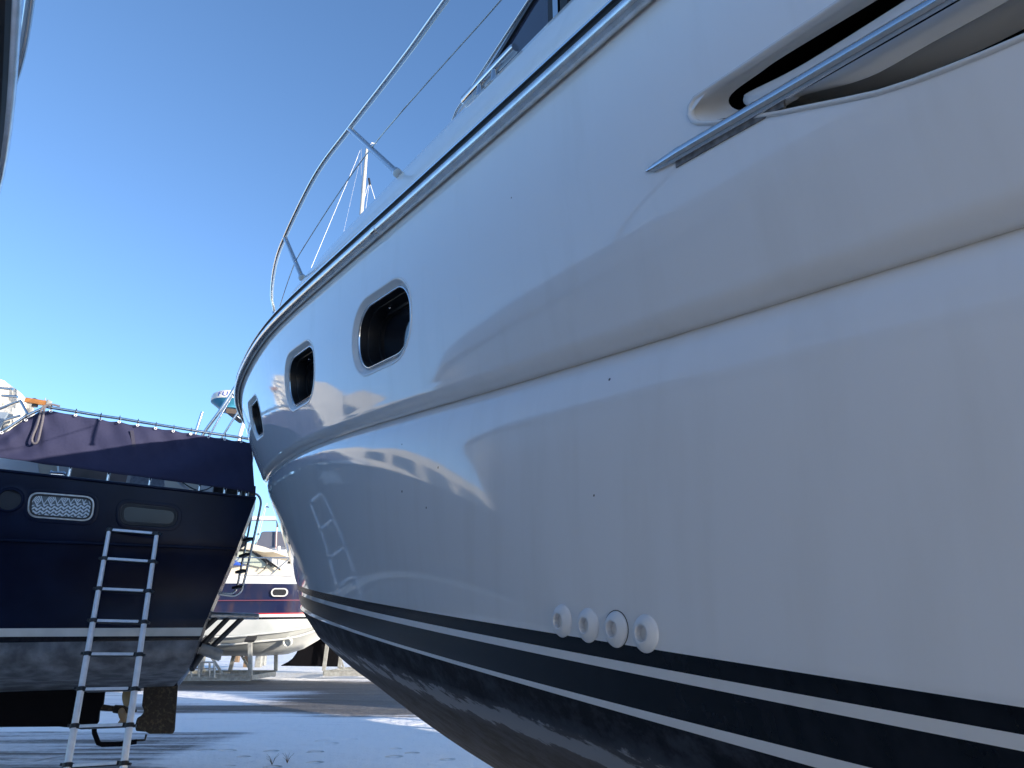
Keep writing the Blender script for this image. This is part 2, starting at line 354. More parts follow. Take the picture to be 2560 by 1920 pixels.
# stations: dense where the portlights are
us = sorted(set([round(x, 5) for x in list(np.linspace(0, .5, 60)) + list(np.linspace(.5, .78, 300)) + list(np.linspace(.78, 1, 60))]))
rows = []; mis = []
def seg(k0, k1, n, mi, fn=None):
    for i in range(n):
        w = i / n
        r = []
        for u in us:
            a, b = curpt(k0, u), curpt(k1, u); p = a * (1 - w) + b * w
            if fn: p = p + np.array(fn(w, u, p))
            r.append(p)
        rows.append(r); mis.append(mi)
def fade(u):
    t = max(0., min(1., (1 - u) / .16)); return t * t * (3 - 2 * t)
KT = .085                                        # height of the roll above the knuckle
def upper(w, u, p):
    # slight outward belly, then the panel rolls under into the crease
    belly = -.018 * math.sin(math.pi * w) * fade(u)
    return (0, belly, 0)
# upper topside: w from 0 (rail) to where the roll starts
for i in range(58):
    w = i / 58 * .93; r = []
    for u in us:
        a, b = curpt(0, u), curpt(1, u); p = a * (1 - w) + b * w; p = p + np.array(upper(w, u, p)); r.append(p)
    rows.append(r); mis.append(0)
for j in range(9):
    q = j / 8; r = []
    for u in us:
        a, b = curpt(0, u), curpt(1, u); fd = fade(u)
        w = .93 + .07 * math.sin(q * math.pi / 2)
        p = a * (1 - w) + b * w
        p = p + np.array((0, (-.018 * math.sin(math.pi * .93) * (1 - q) + .048 * (1 - math.cos(q * math.pi / 2)) - .004 * math.sin(q * math.pi)) * fd, 0)); r.append(p)
    rows.append(r); mis.append(0)
def lower(w, u, p):
    return (0, (.048 * (1 - w) ** 14 + .010 * math.sin(math.pi * w)) * fade(u), 0)
seg(1, 2, 44, 0, lower); rows.pop(-44); mis.pop(-44)
seg(2, 3, 2, 1); seg(3, 4, 2, 0); seg(4, 5, 3, 1); seg(5, 6, 1, 0); seg(6, 7, 5, 2)
seg(7, 8, 16, 2, lambda w, u, p: (0, 0, -.06 * math.sin(math.pi * w) * fade(u)))
rows.append([curpt(8, u) for u in us])
nR, nC = len(rows), len(us)
hull_pts = [[Y3(*p) for p in r] for r in rows]
tmp = MB(); tmp.grid(hull_pts)
BV = BVHTree.FromPolygons([tuple(v) for v in tmp.v], tmp.f)
def hit(px, py, out=0.):
    """point on the hull seen at a photo position; out>0 = proud of it, <0 = recessed"""
    r = rd(px, py).normalized(); loc, nn, idx, dist = BV.ray_cast(CAM, r)
    if loc is None: return None, None
    if nn.dot(r) > 0: nn = -nn
    c = -nn.dot(r)
    return loc - r * (out / max(c, .25)), nn
def hull_at(s, z):
    loc, nn, i, dd = BV.ray_cast(Y3(s, -3, z), NV)
    if nn.dot(NV) > 0: nn = -nn
    return loc, nn
yacht_base = Y3(2, HB, 0)
yacht = thing('motor_yacht', yacht_base, 'big white motor yacht with black stripes along its waterline, filling the right of the photo', 'motor yacht')
# --- outlines of the holes, in (s, z)
def rrect(cs, cz, w, h, r, slope, inset=0., n=10):
    w2, h2 = w / 2 - inset, h / 2 - inset; r = max(r - inset, .01); out = []
    for (sx, sz, a0) in ((1, 1, 0), (-1, 1, 90), (-1, -1, 180), (1, -1, 270)):
        for k in range(n + 1):
            a = R(a0 + 90 * k / n); x = sx * (w2 - r) + r * math.cos(a); y = sz * (h2 - r) + r * math.sin(a)
            out.append((cs + x, cz + y + slope * x))
    return out
PORTS = [(2.635, 2.745, .60, .375, .172, .10), (3.785, 2.875, .62, .36, .165, .12), (5.40, 3.06, .68, .31, .145, .16)]
vent_px = [(1736, 244), (1723, 266), (1721, 289), (1729, 303), (1745, 310), (1778, 310), (1813, 306), (1870, 297), (1944, 286), (2017, 271), (2105, 254), (2193, 235), (2284, 206), (2374, 172), (2467, 135), (2560, 95), (2700, 30), (2800, -30), (2850, -110), (2845, -230),
           (2800, -460), (2560, -305), (2400, -198), (2250, -98), (2102, 0), (1980, 81), (1850, 168), (1780, 214)]
vent = []
for q in vent_px:
    p, nn = hit(*q)
    s, n_, z = toS(p); vent.append((s, z))
def inside(x, y, poly):
    c = False; j = len(poly) - 1
    for i in range(len(poly)):
        xi, yi = poly[i]; xj, yj = poly[j]
        if (yi > y) != (yj > y) and x < (xj - xi) * (y - yi) / (yj - yi) + xi: c = not c
        j = i
    return c
def nearest(x, y, poly):
    best = None
    for i in range(len(poly)):
        x0, y0 = poly[i]; x1, y1 = poly[(i + 1) % len(poly)]; dx, dy = x1 - x0, y1 - y0; L = dx * dx + dy * dy
        t = 0 if L == 0 else max(0, min(1, ((x - x0) * dx + (y - y0) * dy) / L)); px, py = x0 + t * dx, y0 + t * dy; dd = (px - x) ** 2 + (py - y) ** 2
        if best is None or dd < best[0]: best = (dd, px, py)
    return best
holes = [rrect(*p) for p in PORTS] + [vent]
P = np.array([[p for p in r] for r in rows])        # rows x cols x 3 in (s,n,z)
keep = []; vidx = {}
kill = set()
for hl in holes:
    a = np.array(hl); s0, s1_, z0, z1 = a[:, 0].min() - .03, a[:, 0].max() + .03, a[:, 1].min() - .03, a[:, 1].max() + .03
    for i in range(68):
        for j in range(nC - 1):
            c = (P[i, j] + P[i + 1, j] + P[i, j + 1] + P[i + 1, j + 1]) / 4
            if s0 < c[0] < s1_ and z0 < c[2] < z1 and inside(c[0], c[2], hl): kill.add((i, j))
hb = MB(); hb.v = [p for r in hull_pts for p in r]
moved = {}
for (i, j) in kill:
    for (di, dj) in ((0, 0), (1, 0), (0, 1), (1, 1)):
        a, b = i + di, j + dj
        around = [(a - 1, b - 1), (a - 1, b), (a, b - 1), (a, b)]
        if all(q in kill for q in around): continue
        if (a, b) in moved: continue
        s_, n_, z_ = P[a, b]; hl = min(holes, key=lambda h: nearest(s_, z_, h)[0]); q = nearest(s_, z_, hl)
        moved[(a, b)] = hull_at(q[1], q[2])[0]
for (a, b), p in moved.items(): hb.v[a * nC + b] = p
for i in range(nR - 1):
    for j in range(nC - 1):
        if (i, j) in kill: continue
        hb.f.append((i * nC + j, i * nC + j + 1, (i + 1) * nC + j + 1, (i + 1) * nC + j)); hb.m.append(mis[i])
# mirrored far side, transom, inner deck cap
far = [[Y3(p[0], 2 * HB - p[1], p[2]) for p in r[::6] + [r[-1]]] for r in rows[::4] + [rows[-1]]]
o2 = hb.grid(far, 0)
tr = [hull_pts[i][0] for i in range(0, nR, 4)] + [hull_pts[-1][0]]
tr2 = [Y3(rows[i][0][0], 2 * HB - rows[i][0][1], rows[i][0][2]) for i in range(0, nR, 4)] + [Y3(rows[-1][0][0], HB, rows[-1][0][2])]
hb.grid([tr, tr2], 0)
far_sel = o2
hull = build('hull', hb, [M['gel'], M['boot'], M['anti']], yacht, smooth=40)
me = hull.data
at = me.attributes.new('wear', 'FLOAT', 'POINT')
chz = CUR[7][1]; off = yacht_base
vals = []
for v in me.vertices:
    p = v.co + off; s, n_, z = toS(p); dz = z - chz(s)
    w = 0.
    if n_ < HB + .01:
        bandw = .06 + .05 * max(0, min(1, (3.5 - s) / 3))
        w = .56 * math.exp(-((dz + bandw * .5) / (bandw * .62)) ** 2) if dz < .02 else 0
        if dz < -.02: w += .06
        w *= max(0, min(1, (s - .9) / .9)) * .35 + .65 if s < 1.8 else 1
    vals.append(w)
at.data.foreach_set('value', vals)
# --- rub rail, swept along the sheer
def sheer_frame(s, S=9.75):
    nn = min(railn(s), HB); p = Y3(s, nn, 3 + .08 * s)
    e = .02; a = Y3(s - e, min(railn(s - e), HB), 0); b = Y3(s + e, min(railn(s + e), HB), 0); t = (b - a).normalized()
    out = Vector((-t.y, t.x, 0));
    if out.dot(NV) > 0: out = -out
    return p, out
ss = list(np.linspace(-6, 1, 30)) + list(np.linspace(1.1, 9.72, 130))
def sweep(prof, mi=0, mb=None, a=0, b=None, closed=True):
    mb = mb or MB(); rws = []
    for s in ss[a:b]:
        p, o = sheer_frame(s); rws.append([p + o * x + Vector((0, 0, z)) for x, z in prof])
    mb.grid(rws, mi, closed=closed); return mb
def arc(cx, cz, r, a0, a1, n=8): return [(cx + r * math.cos(R(a0 + (a1 - a0) * k / n)), cz + r * math.sin(R(a0 + (a1 - a0) * k / n))) for k in range(n + 1)]
rr_ = build('rub_rail', sweep([(-.02, -.012), (.004, -.012), (.010, -.006), (.036, .0), (.036, .052), (.028, .058), (-.02, .06)]), M['rubber'], yacht, 30)
rr_['label'] = 'black rubber and stainless rub rail along the sheer'
build('steel_strip', sweep(arc(.020, .004, .028, -125, 70, 14)), M['brushed'], rr_, 60)
build('steel_strip', sweep([(.036, .046), (.046, .047), (.047, .053), (.014, .082), (-.02, .084), (-.02, .058)]), M['steel'], rr_, 50)
# a joint sleeve on the rail
pj, oj = sheer_frame(2.62); pj2, _ = sheer_frame(2.66)
jb = MB(); jb.tube([pj + oj * .024 + Vector((0, 0, .002)), pj2 + oj * .024 + Vector((0, 0, .002))], .0275, 18); build('joint_sleeve', jb, M['steel'], rr_, 50)
# --- bulwark and deck
dk = lambda s: (min(railn(s) + .13 + .02 * max(0, s - 5), HB - .0), 3.466 + .0923 * s - .00783 * s * s if s < 5.9 else 3.466 + .0923 * 5.9 - .00783 * 5.9 ** 2)
def bul(s):
    p, o = sheer_frame(s); z0 = 3 + .08 * s; hgt = max(.12, dk(s)[1] - z0); ins = .13
    if s > 8.9: ins = .13 * (9.75 - s) / .85
    top = p - o * ins + Vector((0, 0, hgt))
    r = [p - o * .005 + Vector((0, 0, .06))]
    for k in range(1, 7): w = k / 7; r.append(p - o * (ins * w ** 1.3) + Vector((0, 0, .06 + (hgt - .06) * w)))
    r += [top + Vector((0, 0, 0)), top - o * .012 + Vector((0, 0, .012)), top - o * .045 + Vector((0, 0, .012)), top - o * .055]
    nn = toS(r[-1]); c = Y3(nn[0], HB, nn[2] + .05)
    for k in (1, 2, 3): w = k / 3; r.append(r[10] * (1 - w) + c * w + Vector((0, 0, .03 * math.sin(math.pi * w))))
    return r
db = MB(); rws = [bul(s) for s in ss]; db.grid(rws, 0)
def mir(p): s, n_, z = toS(p); return Y3(s, 2 * HB - n_, z)
db.grid([[mir(p) for p in r] for r in rws], 0)
build('deck', db, M['gel'], yacht, 40)
# --- guard rail
gr = [(-5, 1.12, 3.95), (-2, 1.1, 4.05), (0, 1.1, 4.10), (2.16, 1.10, 4.16), (2.63, 1.10, 4.18), (3.24, 1.08, 4.19), (3.78, 1.07, 4.19), (4.53, 1.12, 4.15), (5.04, 1.20, 4.18), (5.66, 1.35, 4.24), (6.12, 1.5, 4.31), (6.9, 1.78, 4.33), (7.9, 2.18, 4.37), (8.9, 2.6, 4.4), (9.3, 2.8, 4.41)]
gro = thing_rail = MB()
pth = smooth_path([Y3(*p) for p in gr], 8)
gro.tube(pth + [mir(p) for p in pth[::-1]][1:], .0175, 12)
grail = build('guard_rail', gro, M['steel'], yacht, 60)
def post(top, base, r=.0155):
    m = MB(); top, base = Y3(*top), Y3(*base); m.tube([base, base.lerp(top, .04), base.lerp(top, .06), top], [.024, .022, r, r], 12);
    m.tube([top + (base - top).normalized() * .03, top], [.0165, .0165], 12)
    build('stanchion', m, M['steel'], grail, 50)
ST = [((3.24, 1.08, 4.19), (2.78, 1.19, 3.66)), ((4.53, 1.12, 4.15), (4.20, 1.18, 3.70)), ((6.12, 1.5, 4.31), (6.10, 1.50, 3.83)), ((7.9, 2.18, 4.37), (7.8, 2.2, 3.83)), ((1.6, 1.10, 4.15), (1.2, 1.24, 3.55)), ((0, 1.1, 4.1), (-.3, 1.25, 3.45))]
for t, b in ST: post(t, b)
wb = MB(); wp = smooth_path([Y3(-1, 1.15, 3.76), Y3(1.4, 1.15, 3.83), Y3(1.78, 1.15, 3.845), Y3(3.04, 1.13, 3.93), Y3(4.12, 1.15, 3.89), Y3(4.57, 1.2, 3.90), Y3(5.41, 1.35, 3.93), Y3(6.1, 1.50, 4.05)], 6)
wb.tube(wp, .0035, 6); build('wire', wb, M['steel_dull'], grail, 60)
# --- cleat on the deck edge
cb = MB(); a, b = Y3(2.24, 1.25, 3.735), Y3(1.83, 1.25, 3.705)
cb.tube([a, a.lerp(b, .03), a.lerp(b, .97), b], [.014, .021, .021, .018], 14)
for w in (.36, .64):
    c = a.lerp(b, w); cb.tube([c, c - Vector((0, 0, .075))], [.015, .022], 12)
build('cleat', cb, M['steel'], yacht, 40)
# --- cabin with its side window (upper edge of the photo)
def C3(s, n, z): return Y3(s, n, z)
cabp = [(3.35, 3.55), (2.74, 4.15), (2.06, 4.31), (1.0, 4.55), (-.8, 4.85), (-3.5, 4.95), (-4.8, 4.8), (-5.0, 3.3)]
cbm = MB()
ins = [(1.50, 0), (1.52, .05), (1.75, .16)]
L1 = [C3(s, 1.5, z) for s, z in cabp]
L2 = [C3(s - .03, 1.62, z + .035) for s, z in cabp]
L3 = [C3(s - .05, 2.8, z + .09) for s, z in cabp]
cbm.grid([L1, L2, L3]); cbm.grid([[mir(p) for p in r] for r in (L1, L2, L3)])
low1 = [C3(s, 1.46, 3.3) for s, z in cabp]
cabin = None
side = [C3(3.30, 1.497, 3.55), C3(-5, 1.497, 3.3)]
cbm.add([C3(s, 1.5, z) for s, z in cabp], [tuple(range(len(cabp)))]); cbm.add([mir(C3(s, 1.5, z)) for s, z in cabp], [tuple(range(len(cabp)))])
cabin = build('cabin', cbm, M['gel2'], yacht, 30)
tb = MB(); tb.tube([C3(3.1, 1.488, 3.80), C3(2.74, 1.488, 4.155), C3(2.06, 1.488, 4.315), C3(1.0, 1.488, 4.555), C3(-.8, 1.488, 4.85)], .009, 8); build('steel_trim', tb, M['steel'], cabin, 50)
wpz = [(2.42, 4.19), (2.05, 4.31), (1.0, 4.50), (-.3, 4.70), (-.3, 3.9), (2.3, 3.80)]
# window frame (black) and pane
def inset_poly(poly, dd):
    c = (sum(p[0] for p in poly) / len(poly), sum(p[1] for p in poly) / len(poly)); out = []
    n = len(poly)
    for i in range(n):
        p, a, b = poly[i], poly[i - 1], poly[(i + 1) % n]
        e1 = Vector((p[0] - a[0], p[1] - a[1])).normalized(); e2 = Vector((b[0] - p[0], b[1] - p[1])).normalized()
        n1 = Vector((-e1.y, e1.x)); n2 = Vector((-e2.y, e2.x))
        m_ = (n1 + n2).normalized(); k = dd / max(.4, m_.dot(n1))
        q1 = Vector(p) + m_ * k; q2 = Vector(p) - m_ * k
        out.append(tuple(q1) if (q1 - Vector(c)).length < (q2 - Vector(c)).length else tuple(q2))
    return out
inn = inset_poly(wpz, .045)
fr = MB(); A_ = [C3(s, 1.488, z) for s, z in wpz]; B_ = [C3(s, 1.480, z) for s, z in inn]; fr.grid([[C3(s, 1.5, z) for s, z in wpz], A_, B_, [C3(s, 1.5, z) for s, z in inn]], closed=True)
wf = build('window', fr, M['black'], cabin, 30)
gp = MB(); gp.add([C3(s, 1.493, z) for s, z in inn], [tuple(range(len(inn)))]); build('pane', gp, mat('blue_tinted_glass', (.03, .035, .06), .04, spec=.8), wf, 0)
pb = MB(); pb.bar(C3(1.845, 1.475, 3.9), C3(1.845, 1.475, 4.33), .012, .035, up=DV); build('pillar', pb, M['steel'], wf, 0)
pb = MB(); pb.bar(C3(1.885, 1.478, 3.9), C3(1.885, 1.478, 4.33), .012, .03, up=DV); pb.bar(C3(1.79, 1.478, 3.9), C3(1.79, 1.478, 4.33), .012, .05, up=DV); build('pillar_seal', pb, M['rubber'], wf, 0)
# --- portlights
for pi, pt in enumerate(PORTS):
    def ring(inset, depth):
        out = []
        for s, z in rrect(*pt, inset=inset):
            p, nn = hull_at(s, z); out.append(p - nn * depth)
        return out
    c, cn = hull_at(pt[0], pt[1])
    k_ = 1.0
    f = MB(); f.grid([ring(-.003, 0), ring(-.002, -.0025), ring(.004, -.003), ring(.009, .000), ring(.030, .024), ring(.034, .023)], closed=True)
    fo = build('portlight', f, M['gel2'], yacht, 50)
    f = MB(); f.grid([ring(.033, .026), ring(.033, .017), ring(.036, .014), ring(.040, .014), ring(.043, .018), ring(.043, .036)], closed=True); build('rim', f, M['steel'], fo, 50)
    f = MB(); f.grid([ring(.043, .020), ring(.046, .055), ring(.050, .056), ring(.051, .060), ring(.054, .11)], closed=True)
    f.grid([ring(.054, .11), ring(.066, .112), ring(.068, .13), ring(.072, .16)], closed=True); build('inner_frame', f, M['black'], fo, 50)
    f = MB(); f.add(ring(.06, .13), [tuple(range(44))]); build('pane', f, M['glass_dark'], fo, 0)
    for s_, z_ in ((pt[0] + pt[2] / 2 - .052, pt[1] - .045), (pt[0] + .07, pt[1] + pt[3] / 2 - .05), (pt[0] - .1, pt[1] - pt[3] / 2 + .045)):
        p, nn = hull_at(s_, z_); f = MB(); f.lathe(p - nn * .085, nn, [(.0001, .008), (.005, .005), (.006, 0)], 8)
        build('screw', f, M['steel'], fo, 60)
# --- skin fittings
for (px, py), kk in (((1405, 1552), 0), ((1470, 1563), 0), ((1540, 1573), 1), ((1614, 1584), 0)):
    p, nn = hit(px + 1, py)
    f = MB(); f.lathe(p, nn, [(.0385, -.002), (.0395, .001), (.037, .005), (.029, .0115), (.0225, .0155), (.0195, .0165), (.0175, .0155), (.0170, .008), (.0165, -.02), (.0001, -.021)] if not kk else [(.0385, -.002), (.0395, .001), (.037, .005), (.029, .0115), (.0225, .0155), (.0195, .0165), (.0175, .0155), (.0170, .008), (.0167, -.012)], 36)
    fo = build('skin_fitting', f, M['pvc'], yacht, 55)
    f = MB(); u_ = nn.cross(Vector((0, 0, 1))).normalized(); f.bar(p + nn * .006 - u_ * .0158 + Vector((0, 0, .002)), p + nn * .004 - u_ * .009 + Vector((0, 0, .003)), .003, .002); build('barb', f, M['pvc'], fo, 0)
    if kk:
        f = MB(); f.lathe(p, nn, [(.0157, -.010), (.0155, -.06), (.0001, -.061)], 24); build('bore', f, mat('dark_stained_plastic', (.03, .025, .015), .6), fo, 0)
        f = MB(); f.lathe(p, nn, [(.0392, .0005), (.0412, .0012), (.0415, -.002)], 36); build('sealant_ring', f, M['rubber'], fo, 0)
# --- air intake in the topside
def HP(px, py, out):
    p, nn = hit(px, py, out); return p
out_loop = [hull_at(s, z) for s, z in vent]
vb = MB()
def vloop(depth, pxs): return [HP(x, y, -depth) for x, y in pxs]
# rolled lip just outside/inside the cut
cen = (sum(p[0] for p in vent) / len(vent), sum(p[1] for p in vent) / len(vent))
def shrink(poly, dd):
    out = []; n = len(poly); A2 = sum(poly[i - 1][0] * poly[i][1] - poly[i][0] * poly[i - 1][1] for i in range(n)); sg = 1 if A2 > 0 else -1
    for i in range(n):
        a, b = Vector(poly[i - 1]), Vector(poly[(i + 1) % n]); t = (b - a).normalized(); nr_ = Vector((-t.y, t.x)) * sg
        q = Vector(poly[i]) + nr_ * dd; out.append((q.x, q.y))
    return out
def vring(dd, depth):
    r = []
    for s, z in shrink(vent, dd):
        p, nn = hull_at(s, z); r.append(p - nn * depth)
    return r
vb.grid([vring(-.004, -.0005), vring(-.002, -.004), vring(.002, -.0055), vring(.006, -.004), vring(.009, .002), vring(.010, .010)], closed=True)
vo_ = build('air_intake', vb, M['gel2'], yacht, 50)
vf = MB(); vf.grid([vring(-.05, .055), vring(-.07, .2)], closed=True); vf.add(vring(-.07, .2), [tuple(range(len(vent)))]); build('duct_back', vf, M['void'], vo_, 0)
# upper return face: from the lip in to the dark slot
up_o = [(1745, 309), (1723, 285), (1738, 244), (1850, 169), (1980, 82), (2102, 1), (2250, -97), (2400, -197), (2560, -303)]
up_i = [(1876, 282), (1830, 268), (1828, 236), (1900, 182), (1967, 136), (2193, 0), (2340, -90), (2490, -180), (2650, -280)]
def dens(l, k=5): return [(p.x, p.y) for p in smooth_path([(a[0], a[1], 0) for a in l], k)]
up_o, up_i = dens(up_o), dens(up_i)
rws = []
for k in range(7):
    w = k / 6; rws.append([HP(a[0] * (1 - w) + b[0] * w, a[1] * (1 - w) + b[1] * w, -(.004 + .045 * math.sin(w * math.pi / 2))) for a, b in zip(up_o, up_i)])
rws.append([HP(b[0], b[1], -.14) for b in up_i])
ub = MB(); ub.grid(rws); build('intake_wall', ub, M['gel2'], vo_, 50)
# inner vane
v_up = [(1925, 290), (1880, 272), (1860, 258), (1860, 242), (1876, 228), (2012, 158), (2265, 0), (2420, -98), (2590, -205)]
v_lo = [(1935, 286), (1935, 284), (1940, 280), (1990, 250), (2017, 236), (2170, 194), (2328, 108), (2523, 0), (2720, -120)]
v_up, v_lo = dens(v_up), dens(v_lo)
rws = [[HP(a[0], a[1], -.11) for a in v_up], [HP(a[0], a[1], -.036) for a in v_up]]
for k in range(1, 6):
    w = k / 6; rws.append([HP(a[0] * (1 - w) + b[0] * w, a[1] * (1 - w) + b[1] * w, -.03 + .008 * math.sin(w * math.pi)) for a, b in zip(v_up, v_lo)])
rws.append([HP(a[0], a[1], -.034) for a in v_lo])
# curve under, going back in towards the lower lip
v_b = [(1938, 284), (1940, 283), (1945, 281), (2000, 266), (2030, 262), (2193, 226), (2419, 140), (2600, 52), (2760, -30)]
v_b = dens(v_b)
for w in (.015, .05, .2, .4, .6, .8, 1.):
    rws.append([HP(a[0] * (1 - w) + b[0] * w, a[1] * (1 - w) + b[1] * w, -(.036 + .06 * w ** .8)) for a, b in zip(v_lo, v_b)])
ub = MB(); ub.grid(rws); build('intake_vane', ub, M['gel2'], vo_, 50)
# stainless spear across it
sp_c = [(1616, 429), (1640, 419), (1700, 385), (1800, 327), (1950, 241), (2100, 154), (2250, 67), (2396, -18), (2560, -112), (2720, -205)]
rws = []
for i, (x, y) in enumerate(sp_c):
    p, nn = hit(x, y); a = hit(*sp_c[max(i - 1, 0)])[0]; b = hit(*sp_c[min(i + 1, len(sp_c) - 1)])[0]; t = (b - a).normalized(); w_ = nn.cross(t).normalized()
    if w_.z < 0: w_ = -w_
    hw = .0175 if i > 1 else (.001, .012)[i]; ht = .014 if i > 1 else (.002, .009)[i]
    rws.append([p + w_ * hw * math.cos(q) + nn * (.003 + ht * math.sin(q)) for q in [math.pi * k / 12 for k in range(13)]] + [p - w_ * hw * .9 + nn * .001, p + w_ * hw * .9 + nn * .001])
sb = MB(); sb.grid(rws, closed=True); spear = build('steel_spear', sb, M['steel'], yacht, 50)
rws = []
for i, (x, y) in enumerate([(1690, 396), (1800, 332), (1890, 281), (1960, 240)]):
    p, nn = hit(x, y); t = (hit(1960, 240)[0] - hit(1690, 396)[0]).normalized(); w_ = nn.cross(t).normalized()
    if w_.z < 0: w_ = -w_
    rws.append([p + w_ * .020 - nn * .002, p + w_ * .020 + nn * .0035, p - w_ * .025 + nn * .0035, p - w_ * .025 - nn * .002])
sb = MB(); sb.grid(rws, closed=True); sb.add(rws[0], [(0, 1, 2, 3)]); build('backing_pad', sb, mat('grimy_sealant', (.22, .22, .22), .6, col2=(.1, .1, .1), nscale=60), spear, 30)
# --- steel cradle that carries the yacht (behind / below the frame edge)
def stand(cx, cy, ang, topz, name='boat_stand', label='', group=None):
    t = thing(name, (cx, cy, 0), label, 'boat stand', group); c, s_ = math.cos(ang), math.sin(ang)
    m = MB(); P_ = lambda x, y, z: (cx + x * c - y * s_, cy + x * s_ + y * c, z)
    m.bar(P_(-.5, 0, .05), P_(.5, 0, .05), .1); m.bar(P_(0, -.5, .05), P_(0, .5, .05), .1); build('foot_frame', m, M['galv'], t, 0, bevel=.005)
    m = MB(); m.bar(P_(0, 0, .1), P_(0, 0, topz), .09); build('post', m, M['galv'], t, 0, bevel=.005)
    for sx in (-1, 1):
        m = MB(); m.bar(P_(sx * .45, 0, .1), P_(0, 0, topz * .65), .05); build('brace', m, M['galv'], t, 0)
    return t
for s_, lab in ((-1.8, 'steel stand under the white motor yacht keel, nearest the stern'), (1.2, 'steel stand under the white motor yacht keel, amidships')):
    p = Y3(s_, HB, 0); stand(p.x, p.y, AX, .36, label=lab, group='stands under the white motor yacht')
#PART2
# ================================================================== NEIGHBOUR YACHT AT THE LEFT EDGE
# sheer in plan: passes just left of the camera, nearly parallel to the big yacht
ly_s = spl([-9, -5, 0, 1.7, 3.2, 4.2, 5.2, 6.2, 7.0, 7.5], [-.62, -.345, -.265, -.305, -.40, -.60, -.92, -1.45, -1.95, -2.3])
LH = -2.3
def LP(s, n, z): return Y3(s, n, z)
def lnz(s): return 2.97 + .05 * (s - 1.5) + .004 * max(0, s) ** 2
ls = list(np.linspace(-8.5, 7.5, 90))
ly = thing('neighbour_yacht', LP(0, LH, 0), 'white yacht whose rub rail and bow just enter the upper left edge of the photo', 'motor yacht')
def lprof(s):
    e = .02; n0 = max(ly_s(s), LH); k = max(0, min(1, (7.5 - s) / 2.2)) ** .6; z = lnz(s)
    wl = n0 - (.10 + .5 * (1 - k)) ; wl = max(min(n0, wl), LH)
    pts = [(n0, z), (n0 - .02, z - .25), (n0 - .05 * 1, z - .55), (n0 - .11, z - .62), (max(LH, n0 - .16), z - 1.0), (max(LH, n0 - .22 - .3 * (1 - k)), z - 1.55), (max(LH, n0 - .26 - .5 * (1 - k)), z - 1.62),
           (max(LH, n0 - .27 - .5 * (1 - k)), z - 1.68), (max(LH, n0 - .36 - .7 * (1 - k)), z - 1.95), (LH, z - 2.3 + .9 * (1 - k))]
    return [(max(LH, a), b) for a, b in pts]
hb2 = MB(); cols = [[LP(s, *q) for q in lprof(s)] for s in ls]
cols = list(map(list, zip(*cols)))
hb2.grid(cols, mis=[0, 0, 0, 0, 1, 0, 1, 2, 2])
mirL = lambda p: (lambda t: Y3(t[0], 2 * LH - t[1], t[2]))(toS(p))
hb2.grid([[mirL(p) for p in r] for r in cols], mis=[0, 0, 0, 0, 1, 0, 1, 2, 2])
hb2.grid([[c[0] for c in cols], [mirL(c[0]) for c in cols]], 0)
M['lnavy'] = mat('dark_blue_band', (.03, .04, .07), .25)
build('hull', hb2, [M['bwhite'], M['bwhite'], M['foul']], ly, 35)
def lsweep(prof, m, name, par, closed=True, a=0, b=None):
    mb = MB(); rws = []
    for s in ls[a:b]: rws.append([LP(s, ly_s(s) + x, lnz(s) + z) for x, z in prof])
    mb.grid(rws, closed=closed); return build(name, mb, m, par, 50)
rl = lsweep([(-.03, -.03), (.02, -.03), (.035, -.01), (.035, .02), (.02, .035), (-.03, .035)], M['rubber'], 'rub_rail', ly)
lsweep([(.033, -.016)] + arc(.030, .004, .020, -90, 90, 6), M['brushed'], 'steel_strip', rl)
lb = MB(); rws = []
for s in ls:
    n0 = ly_s(s); z0 = lnz(s); rws.append([LP(s, n0 + .012, z0 + .036), LP(s, n0 + .004, z0 + .09), LP(s, n0 - .07, z0 + .20), LP(s, n0 - .09, z0 + .22), LP(s, n0 - .14, z0 + .22)] + [LP(s, max(n0 - .12, LH) * (1 - w) + LH * w, z0 + .22 + .04 * w) for w in (0, .5, 1)])
rws = list(map(list, zip(*rws))); lb.grid(rws); lb.grid([[mirL(p) for p in r] for r in rws]); build('deck', lb, M['bwhite'], ly, 40)
lt = MB(); rp = smooth_path([LP(-6, -.55, 3.9), LP(-2, -.36, 3.88), LP(0, -.30, 3.75), LP(1.5, -.29, 3.55), LP(2.2, -.30, 3.36), LP(2.43, -.31, 3.25), LP(2.52, -.335, 3.12)], 8); lt.tube(rp, .014, 10)
lgr = build('guard_rail', lt, M['steel'], ly, 60)
for s in (-4, -1.6, .4):
    m = MB(); m.tube([LP(s, ly_s(s) - .08, 3.1), LP(s, {-4: -.45, -1.6: -.345, .4: -.297}[s], {-4: 3.88, -1.6: 3.87, .4: 3.70}[s])], .012, 10); build('stanchion', m, M['steel'], lgr, 60)
